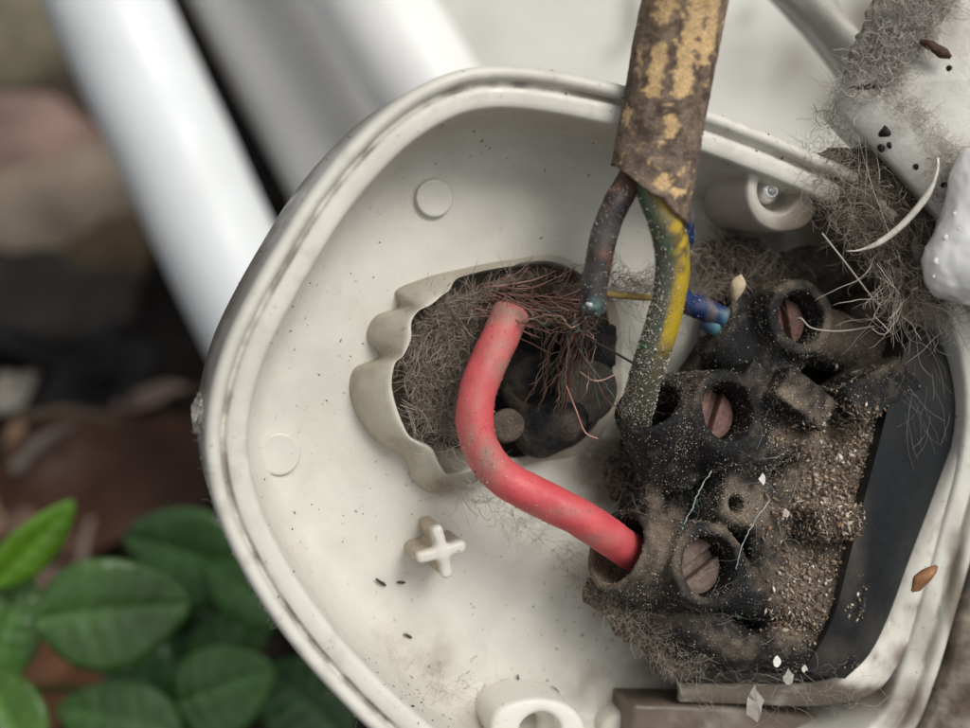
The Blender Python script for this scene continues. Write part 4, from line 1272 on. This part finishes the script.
clump('dark_wad', 'dark brown wad of rotted fibre above the end of the red wire',
      [(B(528, 292, 4.2), 1.5, (1.9, 0.7, 0.7)), (B(490, 303, 3.6), 1.2, (1.4, 0.8, 0.7)), (B(560, 278, 3.4), 1.1, (1.6, 0.7, 0.7))], 171, (0.11, 0.075, 0.06), h=0.2, rough=0.8, dark=0.35)
# wisps along the red wire and below the collar
tangle('cobweb_wisps', 'pale cobweb wisps strung along the lower flank of the red wire',
       [fib([(440, 455), (480, 455), (520, 500), (590, 560), (600, 590), (560, 560), (470, 505)], 210, (1.5, 6), lambda x, y: B(x, y, 1.0 + 3.5 * rng.random()), lambda x, y: np.array([0.8, -0.5, 0]), 0.5, (0.01, 0.026), (0.45, 0.4, 0.34), (0.8, 0.76, 0.7), spread=0.5),
        fib([(440, 470), (500, 480), (560, 520), (540, 530), (460, 500)], 70, (0.8, 3), lambda x, y: B(x, y, 0.3 + rng.random()), lambda x, y: np.array([0.8, -0.5, 0]), 0.6, (0.01, 0.024), (0.4, 0.35, 0.3), (0.7, 0.65, 0.58), spread=0.8)])
# bridge of web between nest, cores and top terminal
hb_ = lambda x, y: B(x, y, 2.5 + 3 * rng.random())
tangle('cobweb_bridge', 'brown cobweb strung from brown core past the blue core to the top terminal',
       [fib([(600, 270), (655, 275), (655, 300), (600, 300)], 300, (1, 4), hb_, lambda x, y: np.array([1, 0.05 * rng.normal(), 0]), 0.4, (0.012, 0.03), (0.18, 0.14, 0.11), (0.5, 0.43, 0.36), spread=0.3),
        fib([(690, 245), (760, 240), (785, 280), (770, 300), (730, 300), (690, 290)], 900, (2, 7), lambda x, y: B(x, y, 1 + 4.5 * rng.random()), lambda x, y: rng.normal(size=3), 0.5, (0.014, 0.03), (0.24, 0.19, 0.15), (0.58, 0.51, 0.43), spread=1),
        fib([(600, 300), (650, 300), (640, 380), (605, 370)], 30, (3, 9), hb_, lambda x, y: np.array([0.3, -1, 0]), 0.35, (0.01, 0.025), (0.12, 0.1, 0.08), (0.30, 0.26, 0.22), spread=0.4)])
clump('dust_pad', 'soft brown dust pad behind the hanging seed and the blue core',
      [(B(735, 262, 1.5), 3.2, (1.4, 0.8, 0.7)), (B(765, 285, 2), 2.2, (1, 1, .8))], 121, (0.20, 0.16, 0.13), rough=1.2, dark=0.6)
# dark matted hollow between boss, cover and block
clump('matted_cobweb', 'dark matted cobweb and dirt packed under the dusty cover',
      [(T(836, 192, -6), 3.4, (1.0, 1.0, 0.7)), (T(868, 196, -4.5), 4.0, (1.1, 1.0, 0.6)), (T(902, 228, -5), 4.4, (1.1, 1.1, 0.6)), (T(925, 265, -6), 4, (1, 1.1, .6)), (T(880, 225, -16), 5.5, (1.2, 1.0, 0.7)), (T(830, 265, -19), 5.5, (1.5, 0.9, 0.6)), (T(920, 285, -18), 4.6, (1.2, 1.0, 0.7)), (T(890, 315, -14.5), 3.4, (1.5, 0.8, 0.7)), (T(850, 168, -4.5), 2.6, (1.2, 0.9, 0.6)), (T(880, 180, -4.5), 2.8, (1.2, 1, .6))],
      131, (0.27, 0.225, 0.18), rough=1.2, dark=0.35)
dk = lambda x, y: T(x, y, -5 + 5 * rng.random())
tangle('hanging_cobweb', 'tangled brown cobweb hanging from cover edge onto the top of the terminal block',
       [fib([(820, 150), (870, 150), (930, 215), (920, 300), (840, 240), (805, 200)], 800, (0.8, 5), dk, lambda x, y: rng.normal(size=3), 0.5, (0.014, 0.03), (0.24, 0.20, 0.16), (0.55, 0.48, 0.41), spread=1),
        fib([(870, 255), (905, 250), (930, 290), (900, 318), (880, 300)], 110, (3, 9), lambda x, y: T(x, y, -4 + 4 * rng.random()), lambda x, y: np.array([0.2, -1, 0]), 0.4, (0.015, 0.045), (0.55, 0.46, 0.38), (0.88, 0.78, 0.68), spread=0.5),
        fib([(880, 295), (930, 300), (950, 320), (890, 320)], 260, (1, 5), lambda x, y: T(x, y, -7 + 4 * rng.random()), lambda x, y: np.array([1, 0, 0]), 0.5, (0.012, 0.03), (0.45, 0.36, 0.28), (0.82, 0.7, 0.58), spread=0.6),
        fib([(920, 290), (975, 290), (975, 350), (930, 340)], 60, (2, 7), lambda x, y: T(x, y, -5 + 5 * rng.random()), lambda x, y: rng.normal(size=3), 0.5, (0.015, 0.05), (0.5, 0.47, 0.42), (0.85, 0.82, 0.76), spread=1),
        fib([(800, 140), (850, 140), (880, 185), (850, 215), (800, 190)], 330, (1, 4.5), lambda x, y: T(x, y, -3.5 + 3 * rng.random()), lambda x, y: rng.normal(size=3), 0.5, (0.01, 0.025), (0.35, 0.3, 0.25), (0.72, 0.66, 0.58), spread=1),
        fib([(850, 90), (862, 95), (866, 140), (850, 150)], 5, (8, 16), lambda x, y: T(x, y, 0), lambda x, y: np.array([0.05, -1, -0.2]), 0.14, (0.02, 0.035), (0.5, 0.46, 0.4), (0.75, 0.7, 0.64), spread=0.15)])
# felt on the cover
tangle('cover_felt', 'grey felt of cobweb lying over the corner of the dusty cover',
       [fib([(838, 95), (860, 60), (885, 10), (900, -10), (960, -10), (935, 30), (905, 70), (880, 95), (855, 105)], 2600, (0.8, 3.6), lambda x, y: T(x, y, 0.4 + 1.6 * smooth(838, 905, x) + 0.8 * rng.random()), lambda x, y: np.array([0.6, 0.7, 0.0]), 0.55, (0.014, 0.032), (0.42, 0.38, 0.33), (0.88, 0.84, 0.78), spread=0.8),
        fib([(838, 90), (856, 60), (850, 110), (830, 130), (815, 125)], 110, (1, 4.5), lambda x, y: T(x, y, -1.5 + rng.random()), lambda x, y: rng.normal(size=3), 0.6, (0.012, 0.028), (0.2, 0.17, 0.14), (0.6, 0.55, 0.5), spread=1),
        fib([(870, 95), (960, 170), (970, 150), (900, 80)], 420, (0.6, 2.5), lambda x, y: T(x, y, 1.8 + 0.8 * rng.random()), lambda x, y: np.array([0.7, -0.7, 0]), 0.6, (0.012, 0.028), (0.5, 0.46, 0.4), (0.88, 0.85, 0.8), spread=0.8),
        fib([(920, 150), (968, 165), (955, 210), (930, 200)], 220, (0.6, 3), lambda x, y: T(x, y, 0.6 + 1.2 * rng.random()), lambda x, y: rng.normal(size=3), 0.5, (0.012, 0.028), (0.3, 0.25, 0.2), (0.65, 0.56, 0.48), spread=1)])
clump('felt_pad', 'thick grey dust pad on the corner of the dusty cover',
      [(T(866, 72, -0.4), 2.3, (0.9, 1.2, 0.45)), (T(888, 34, 0.4), 2.8, (0.9, 1.3, 0.4)), (T(912, 0, 0.9), 3.0, (1.1, 1, .45))], 151, (0.50, 0.46, 0.41), rough=0.8, dark=0.6)
# hair on the left foot of the block and the bottom edge
tangle('block_cobweb', 'brown cobweb hair clinging to the lower side of the terminal block',
       [fib([(560, 560), (600, 590), (640, 600), (680, 640), (700, 672), (670, 675), (620, 630), (580, 590)], 1300, (0.6, 3), lambda x, y: T(x, y, -8 + 4.5 * rng.random()), lambda x, y: np.array([0.5, -0.7, 0.1]), 0.55, (0.010, 0.024), (0.24, 0.19, 0.15), (0.60, 0.53, 0.45), spread=0.8),
        fib([(590, 490), (680, 440), (700, 500), (640, 520), (620, 480)], 160, (1.5, 6), lambda x, y: T(x, y, -11 + 5 * rng.random()), lambda x, y: rng.normal(size=3), 0.5, (0.010, 0.024), (0.24, 0.19, 0.15), (0.60, 0.53, 0.45), spread=1),
        fib([(640, 600), (720, 620), (800, 660), (860, 680), (850, 715), (700, 700), (650, 660)], 260, (1.0, 6), lambda x, y: T(x, y, -8 + 4 * rng.random()), lambda x, y: np.array([1, -0.4, 0]), 0.4, (0.009, 0.018), (0.4, 0.35, 0.3), (0.65, 0.6, 0.52), spread=0.7),
        fib([(690, 440), (770, 450), (790, 500), (720, 480)], 26, (1, 6), lambda x, y: T(x, y, -3 + 2 * rng.random()), lambda x, y: np.array([1, 0.2, 0]), 0.3, (0.008, 0.018), (0.4, 0.35, 0.3), (0.75, 0.7, 0.62), spread=0.7),
        fib([(660, 500), (820, 510), (830, 640), (680, 640)], 26, (1, 6), lambda x, y: T(x, y, -1.5 + 1.5 * rng.random()), lambda x, y: rng.normal(size=3) * [1, 1, .3], 0.25, (0.007, 0.014), (0.5, 0.48, 0.44), (0.8, 0.78, 0.72), spread=0.5),
        fib([(890, 340), (930, 335), (955, 420), (900, 440)], 26, (2, 7), lambda x, y: T(x, y, -5.5 + rng.random()), lambda x, y: np.array([0.25, -1, -0.2]), 0.15, (0.007, 0.013), (0.4, 0.37, 0.33), (0.7, 0.67, 0.6), spread=0.25)])
clump('dust_pad', 'brown dust pad under the red wire socket of the terminal block',
      [(T(612, 592, -9), 2.6, (1.1, 0.9, 0.8)), (T(645, 625, -9), 2.8, (1.2, 0.9, 0.8)), (T(675, 655, -10), 2.2, (1, .8, .8))], 161, (0.17, 0.135, 0.11), rough=1.3, dark=0.5)
clump('dust_pad', 'dark brown dust pad with painted shade on the floor between the opening and the terminal block',
      [(B(616, 476, -0.4), 2.4, (1.3, 0.9, 0.4)), (B(640, 458, -0.1), 2.8, (1.2, 1.4, 0.4)), (B(655, 505, -0.1), 2.6, (1.2, 1.2, 0.4)), (B(655, 395, -0.2), 2.0, (0.9, 1.3, 0.4))], 181, (0.135, 0.105, 0.082), rough=0.8, dark=0.4)  # dust colour also holds the shade beside the block
tangle('floor_cobweb', 'thin brown cobweb over the dust between the opening and the terminal block',
       [fib([(575, 455), (625, 440), (665, 430), (660, 520), (620, 505), (590, 480)], 420, (0.8, 4), lambda x, y: B(x, y, 0.6 + 2.0 * rng.random()), lambda x, y: rng.normal(size=3), 0.5, (0.01, 0.024), (0.25, 0.2, 0.16), (0.6, 0.53, 0.45), spread=1)])
tangle('corner_cobweb', 'pinkish pale cobweb film in the bottom corner beside the screw boss ring',
       [fib([(390, 640), (430, 660), (500, 700), (490, 730), (420, 730), (380, 690)], 220, (1.5, 7), lambda x, y: B(x, y, 0.6 + 3.0 * rng.random()), lambda x, y: rng.normal(size=3), 0.5, (0.007, 0.016), (0.6, 0.52, 0.47), (0.9, 0.84, 0.78), spread=1),
        fib([(470, 660), (520, 690), (500, 705), (460, 690)], 12, (0.8, 2.5), lambda x, y: B(x, y, 0.4 + rng.random()), lambda x, y: rng.normal(size=3), 0.4, (0.012, 0.025), (0.08, 0.06, 0.05), (0.2, 0.17, 0.14), spread=1)])
rimf = []
for k in range(230):
    i = rng.integers(0, len(rim)); q = U(rim[i][None], np.array([13.0 - 3 * rng.random()]))[0]
    x_, y_ = proj(q)
    if x_ < 420 and y_ > 380: rimf.append(q)
rimf = np.array(rimf)
P = walk(rimf, rng.normal(size=rimf.shape) + np.array([-0.8, -0.3, 0.2]), rng.uniform(0.4, 1.6, len(rimf)), 7, 0.6)
tangle('rim_lint', 'fine white lint along the outer lower left edge of the box rim', [(P, rng.uniform(0.015, 0.03, len(P)), (0.5, 0.47, 0.42), (0.85, 0.82, 0.76))], cat='lint')

# ------------------------------------------------------------------ grains
DUST = [(0.55, 0.50, 0.42), (0.30, 0.235, 0.17), (0.20, 0.15, 0.11), (0.70, 0.66, 0.58), (0.10, 0.08, 0.06)]
def pmask(poly):
    def m(c, n):
        x, y = proj(c)
        return inpoly(x, y, poly) * (n[:, 2] > -0.1) + 1e-9
    return m
deb = [(800, 415), (840, 418), (876, 420), (878, 445), (858, 510), (845, 560), (832, 615), (800, 640), (760, 630), (765, 560), (790, 520), (770, 470), (790, 440)]
P = scatter(blockV, blockQ, 24000, lambda c, n: (n[:, 2] > -0.1) * (blobs(*proj(c), [(852, 450, 34, 40, 1.2), (830, 500, 40, 55, 1.2), (815, 580, 32, 55, 1.1), (785, 615, 22, 26, 0.7), (780, 520, 26, 30, 0.5), (800, 440, 22, 22, 0.6)]) ** 1.6 * (0.25 + 1.6 * fbm(c, 2.2, 93, 3) ** 2)) + 1e-9, 0.12)
P = P + rng.normal(size=P.shape) * 0.12
V, F, c = grains(P, 0.035 + 0.30 * rng.random(len(P)) ** 6, [(0.42, 0.36, 0.28), (0.28, 0.21, 0.15), (0.18, 0.13, 0.095), (0.68, 0.62, 0.52), (0.10, 0.075, 0.055), (0.26, 0.16, 0.09)], flat=(1.5, 0.7, 0.4), pw=[0.22, 0.28, 0.24, 0.07, 0.12, 0.07])
o1 = obj('debris_grains', V, F, M_grain, tb, col=c, shade=False); o1['kind'] = 'stuff'; o1['label'] = 'heap of brown crumbs and straw chips between screws and smooth plate'
P = scatter(blockV, blockQ, 42000, lambda c, n: (n[:, 2] > -0.1) * (0.1 + 2.5 * fbm(c, 1.8, 95, 3) ** 3) * (0.35 + 1.5 * blobs(*proj(c), [(680, 420, 26, 40, 1.6), (640, 400, 30, 40, 0.8), (740, 500, 40, 40, 1.0), (690, 520, 60, 50, 0.6), (780, 420, 30, 40, 1.0), (640, 580, 40, 40, 0.7), (850, 340, 45, 35, 1.6), (800, 470, 40, 40, 1.0), (620, 560, 30, 40, 0.9)])), 0.04)
V, F, c = grains(P, 0.018 + 0.08 * rng.random(len(P)) ** 2.5, DUST, pw=[0.30, 0.32, 0.16, 0.17, 0.05])
o2 = obj('dust_grains', V, F, M_grain, tb, col=c, shade=False); o2['kind'] = 'stuff'
P = scatter(*plate_VF, 2600, lambda c, n: (n[:, 2] > 0.2) * (0.2 + 3 * fbm(c, 3, 97, 3) ** 3 + 1.5 * blobs(*proj(c), [(850, 540, 12, 90, 1), (840, 650, 30, 20, 1), (915, 360, 20, 40, 1)])) + 1e-9, 0.02)
V, F, c = grains(P, 0.015 + 0.07 * rng.random(len(P)) ** 3, DUST, pw=[0.4, 0.2, 0.1, 0.25, 0.05])
o3 = obj('dust_grains', V, F, M_grain, tb, col=c, shade=False); o3['kind'] = 'stuff'
# on the wires
def wire_dust(V, F, n, parent, maskf, pal, pw, s=(0.03, 0.10)):
    P = scatter(V, F, n, maskf, 0.03)
    v, f_, c = grains(P, s[0] + s[1] * rng.random(len(P)) ** 2, pal, pw=pw)
    o = obj('dust_grains', v, f_, M_grain, parent, col=c, shade=False); o['kind'] = 'stuff'
pale = [(0.82, 0.78, 0.68), (0.42, 0.38, 0.30), (0.16, 0.13, 0.10), (0.05, 0.045, 0.04)]
def m_earth(c, n):
    x, y = proj(c); cx, cy = proj(Pe1); u = (x - np.interp(y, cy, cx)) / 17
    return (0.15 + 1.3 * smooth(0.45, -0.2, u) * (0.4 + smooth(250, 320, y)) + smooth(330, 370, y)) * (y > 185)
wire_dust(Ve1, Fe1, 6500, we, m_earth, pale, [0.45, 0.25, 0.15, 0.15])
wire_dust(Vb1, Fb1, 1100, wb, lambda c, n: 1.0 * (proj(c)[1] > 180), pale, [0.4, 0.3, 0.2, 0.1], (0.025, 0.07))
wire_dust(Vl1, Fl1, 800, wl, lambda c, n: 1.0 * (proj(c)[1] > 210), pale, [0.2, 0.3, 0.3, 0.2], (0.025, 0.06))
wire_dust(*sheath_VF, 1700, sheath, lambda c, n: (n[:, 2] > -0.3) * (0.15 + 1.6 * smooth(95, 130, proj(c)[1])), [(0.60, 0.54, 0.48), (0.30, 0.24, 0.2), (0.10, 0.075, 0.06)], [0.22, 0.4, 0.38], (0.03, 0.08))
wire_dust(Vr1, Fr1, 700, wr, lambda c, n: (n[:, 2] > -0.2) * (0.2 + blobs(*proj(c), [(488, 462, 14, 22, 3.0), (475, 430, 8, 40, 1.2), (505, 340, 24, 50, 1.0), (560, 510, 40, 8, 1.2)])), [(0.55, 0.48, 0.40), (0.09, 0.06, 0.05), (0.30, 0.22, 0.17)], [0.4, 0.3, 0.3], (0.03, 0.08))
# dark specks on the cream floor and rim
P = scatter(*shell_VF, 3200, lambda c, n: ((c - BO) @ BN > -0.5) * (0.35 + 1.2 * blobs(*proj(c), [(600, 620, 90, 80, 1.0), (420, 500, 80, 60, 0.5), (440, 690, 60, 40, 1.2), (340, 300, 60, 60, 0.4), (920, 640, 30, 60, 1.0), (380, 360, 40, 90, .8)])), 0.02)
V, F, c = grains(P, 0.025 + 0.15 * rng.random(len(P)) ** 5, [(0.05, 0.04, 0.035), (0.16, 0.12, 0.09), (0.30, 0.25, 0.2), (0.25, 0.10, 0.06)], flat=(1.3, 0.8, 0.35), pw=[0.4, 0.35, 0.2, 0.05])
o4 = obj('dirt_specks', V, F, M_grain, box, col=c, shade=False); o4['kind'] = 'stuff'
P = scatter(*shell_VF, 1000, lambda c, n: (((c - BO) @ BN) > 8) * (((c - BO) @ BN) < 13.2) * (proj(c)[1] > 420) * (proj(c)[0] < 460) * (n[:, 0] < 0.2) + 1e-9, 0.03)
V, F, c = grains(P, 0.03 + 0.10 * rng.random(len(P)) ** 3, [(0.75, 0.72, 0.66), (0.10, 0.08, 0.07), (0.35, 0.3, 0.25)], pw=[0.45, 0.3, 0.25])
o5 = obj('rim_dust', V, F, M_grain, box, col=c, shade=False); o5['kind'] = 'stuff'

# ------------------------------------------------------------------ small countable things
def spindle(name, A, Bp, r, colr, label, cat, m=M_seed, n=30, pw=0.6, bend=0.0, group=None, sides=18, rgh=0.45):
    P = crom([A, (A + Bp) / 2 + np.array([bend, bend, 0]), Bp], n)
    t = np.linspace(0, 1, n)
    rad = r * np.maximum(np.sin(math.pi * np.clip(t, 0.03, 0.97)) ** pw, 0.05)
    V, F = tube(P, rad, sides)
    V = V + (np.stack([vnoise(V, max(r * 1.3, 0.25), 7 + k) for k in range(3)], 1) - 0.5) * r * rgh
    cc = lerpc(np.array(colr) * 0.65, np.array(colr) * 1.15, fbm(V, max(r, 0.2), 5, 2)).clip(0, 0.9)
    return tag(obj(name, V, F, m, col=cc), label, cat, group)
spindle('seed', T(742, 274, 1.0), T(735, 299, 1.0), 0.72, (0.62, 0.50, 0.33), 'pale straw seed hanging in web above the top terminal', 'seed')
spindle('insect_casing', T(936, 566, -4.5), T(911, 591, -4.8), 0.75, (0.34, 0.17, 0.08), 'brown insect casing stuck on cream wall beside smooth black plate', 'casing')
spindle('straw', T(598, 293, -1), T(660, 299, -1), 0.35, (0.42, 0.30, 0.10), 'yellow straw lying between brown core and earth core', 'straw', pw=0.15)
P = crom([T(938, 158, 3.2), T(937, 172, 3.5), T(928, 194, 3.0), T(905, 222, 2.0), T(880, 242, 1), T(860, 250, 0.5), T(846, 251, 0)], 50)
V, F = tube(P, np.interp(np.linspace(0, 1, 50), [0, 0.15, 0.3, 0.75, 0.88, 1], [0.12, 0.16, 0.36, 0.32, 0.12, 0.04]), 12)
tag(obj('dry_stalk', V, F, M_seed, col=np.tile((0.72, 0.68, 0.60), (len(V), 1))), 'curved white dry stalk leaning from cover edge into the cobweb', 'stalk')
P = crom([T(822, 233, -2), T(845, 262, -2), T(868, 292, -3.5), T(885, 312, -5)], 30)
V, F = tube(P, 0.10, 8)
tag(obj('white_hair', V, F, M_fibre, col=np.tile((0.6, 0.55, 0.48), (len(V), 1))), 'straight pale hair crossing the dark hollow under the cover', 'hair')
P = crom([T(788, 326, -6.5), T(800, 318, -4.5), T(812, 328, -4.5), T(840, 331, -4.5), T(875, 326, -6)], 40)
V, F = tube(P, 0.08, 8)
tag(obj('white_hair', V, F, M_fibre, col=np.tile((0.62, 0.56, 0.48), (len(V), 1))), 'curved pale hair lying across the screw of the top terminal', 'hair')
P = crom([T(584, 337, 1), T(608, 349, 1), T(640, 367, 2.5)], 30)
V, F = tube(P, 0.13, 8)
tag(obj('dark_fibre', V, F, M_fibre, col=np.tile((0.05, 0.04, 0.035), (len(V), 1))), 'dark stiff fibre running from frayed copper to the earth core', 'fibre')
P = crom([T(566, 385, -2), T(576, 410, -1), T(585, 432, -1), T(598, 439, -1)], 30)
V, F = tube(P, 0.085, 8)
tag(obj('copper_hair', V, F, M_copper, col=np.tile((0.40, 0.19, 0.16), (len(V), 1))), 'pinkish copper strand hanging loose over the round connector', 'strand')
P = crom([T(580, 372, 0), T(592, 380, 1), T(603, 380, 1), T(616, 374, 1)], 30)
V, F = tube(P, 0.08, 8)
tag(obj('copper_hair', V, F, M_copper, col=np.tile((0.42, 0.27, 0.22), (len(V), 1))), 'looped copper strand sticking out past the grey disc', 'strand')
# rust brown bits and insect droppings on the cover
for (x0, y0, x1, y1, r, z, colr, lab_) in (
        (922, 41, 951, 57, 0.55, 6.6, (0.06, 0.025, 0.015), 'dark reddish bark chip on top of the dusty cover'),
        (851, 108, 849, 90, 0.3, 3.2, (0.06, 0.035, 0.02), 'upright dark twig end at the corner of cover felt'),
        (850, 88, 886, 85, 0.26, 4.6, (0.07, 0.045, 0.03), 'thin bent dark twig across the cover felt')):
    spindle('debris_chip', T(x0, y0, z - 3), T(x1, y1, z - 2.6), r, colr, lab_, 'chip', pw=0.3)
for (x, y, r, z, lab_) in ((884, 132, 0.55, 5.0, 'largest dark dropping on the sloping edge of the cover'), (880, 148, 0.36, 3.6, 'dark dropping just below the largest one on cover edge'), (888, 145, 0.32, 4.0, 'small dark dropping beside the largest one on cover edge'),
                           (915, 166, 0.36, 3.6, 'oval dark dropping halfway along the sloping cover edge'), (918, 183, 0.26, 2.4, 'tiny dark dropping below the oval one on cover edge'), (944, 184, 0.5, 3.8, 'dark dropping in the dust beside the white stalk'),
                           (954, 181, 0.42, 4.4, 'dark dropping in the dust beside the white fitting'), (948, 68, 0.3, 7.0, 'small dark crumb below the bark chip on the cover')):
    spindle('dropping', T(x, y - r * 8, z - 2.6), T(x + 2, y + r * 8, z - 2.8), r, (0.016, 0.012, 0.01), lab_, 'dropping', rgh=0.9, pw=0.35, group='dark droppings on the cover')
spindle('beetle_casing', B(551, 687, 0.6), B(556, 703, 0.6), 0.62, (0.02, 0.035, 0.035), 'tiny dark green-black casing lying above the screw boss ring', 'casing', pw=0.4)
for (x0, y0, x1, y1, lab_) in ((376, 579, 386, 586, 'dark sliver on cream floor left of the cross post shadow'), (397, 582, 405, 583, 'short dark sliver right of its twin below the cross post'), (404, 634, 412, 638, 'dark hooked sliver on the floor near the left rim'), (518, 675, 520, 700, 'upright dark splinter beside the screw boss ring')):
    spindle('sliver', B(x0, y0, 0.5), B(x1, y1, 0.4), 0.16, (0.05, 0.045, 0.04), lab_, 'sliver', pw=0.3, group='dark slivers on the box floor')
spindle('sliver', B(389, 712, 11.5), B(414, 706, 11.0), 0.2, (0.05, 0.045, 0.04), 'dark splinter lying on the rim near the corner cobweb', 'sliver', pw=0.3, group='dark slivers on the box floor')

def flake(px, py, z, r, colr, label, n=9, sd=0, name='flake'):
    a = (np.arange(n) + 0.5 * rng.random(n)) / n * 2 * math.pi
    rr_ = r * (0.6 + 0.6 * rng.random(n))
    c = T(px, py, z)
    rr_ = rr_ * (0.8 + 0.4 * rng.random(n))
    q = c + np.stack([np.cos(a) * rr_ * 0.75, np.sin(a) * rr_ * 1.15, rng.normal(size=n) * r * 0.10], 1)
    V = np.vstack([q, q - np.array([0, 0, 0.12]), c + [r * 0.15, 0, r * 0.04], c - [0, 0, 0.15]])
    F = [[i, (i + 1) % n, 2 * n] for i in range(n)] + [[n + (i + 1) % n, n + i, 2 * n + 1] for i in range(n)] + [[i, n + i, n + (i + 1) % n, (i + 1) % n] for i in range(n)]
    tag(obj(name, V, F, M_seed, col=np.tile(colr, (len(V), 1)), shade=False), label, 'flake', 'white flakes on the terminal block')
flake(777, 662, -3.4, 0.5, (0.8, 0.79, 0.74), 'brightest white flake at the bottom edge of the terminal block')
flake(788, 678, -4.4, 0.75, (0.40, 0.38, 0.33), 'grey white flake hanging below the brightest flake')
flake(805, 668, -3.8, 0.4, (0.6, 0.58, 0.5), 'white crumbly flake right of the brightest flake')
flake(762, 479, -1.5, 0.5, (0.78, 0.74, 0.68), 'white torn flake between the middle and lowest screws')
flake(889, 625, -7.5, 0.3, (0.7, 0.68, 0.62), 'small white flake where plate meets the cream wall')
flake(786, 513, -2.0, 0.5, (0.5, 0.4, 0.34), 'pinkish flake in the crumbs between screws and plate')
flake(755, 703, -3.0, 1.6, (0.36, 0.335, 0.30), 'larger pale scrap standing on the bottom ledge', n=12)
# verdigris threads over the lower pole
for pts_, lab_ in (([T(712, 470, 0.2), T(700, 490, 0.4), T(692, 508, 0.6), T(684, 525, 0.8)], 'pale blue-green thread crossing above the lowest screw'),
                   ([T(770, 500, -1), T(752, 525, -0.4), T(741, 548, 0.2), T(736, 570, 0)], 'pale thread slanting down right of the lowest screw')):
    P = crom(pts_, 26); P = P + rng.normal(size=P.shape) * 0.05
    V, F = tube(P, 0.03 + 0.035 * rng.random(26), 8)
    tag(obj('thread', V, F, M_fibre, col=lerpc((0.62, 0.62, 0.57), (0.34, 0.46, 0.43), vnoise(V, 0.9, 4))), lab_, 'thread')
P = np.vstack([scatter(blockV, blockQ, 140, lambda c, n: blobs(*proj(c), [(697, 500, 5, 12, 1), (684, 530, 4, 6, .6)]) + 1e-9, 0.1), scatter(blockV, blockQ, 110, lambda c, n: blobs(*proj(c), [(752, 548, 9, 4, 1), (738, 614, 5, 6, 1), (640, 553, 5, 5, .7)]) + 1e-9, 0.1)])
V, F, c = grains(P, 0.05 + 0.10 * rng.random(len(P)), [(0.12, 0.30, 0.27), (0.25, 0.42, 0.38), (0.06, 0.16, 0.15)])
o6 = obj('verdigris', V, F, M_grain, tb, col=c, shade=False); o6['kind'] = 'stuff'
# crumpled clear scrap on the left rim
Vs = []
c = T(198, 414, 6)
n = 26
lp = []
for k in range(7):
    th = np.linspace(0, 2 * math.pi, 10, endpoint=False)
    p_ = (k + 0.5) / 7 * math.pi
    l = np.stack([np.sin(p_) * np.cos(th) * 0.65, np.cos(p_) * 1.8 + 0 * th, np.sin(p_) * np.sin(th) * 0.65], 1)
    lp.append(c + l * (0.55 + 0.9 * rng.random((10, 1))))
V, F = loft(lp, True, True, True)
tag(obj('crumpled_scrap', V, F, M_foil, shade=False), 'crumpled shiny scrap caught on the outer edge of the box rim', 'scrap')
print('built', len(bpy.data.objects))
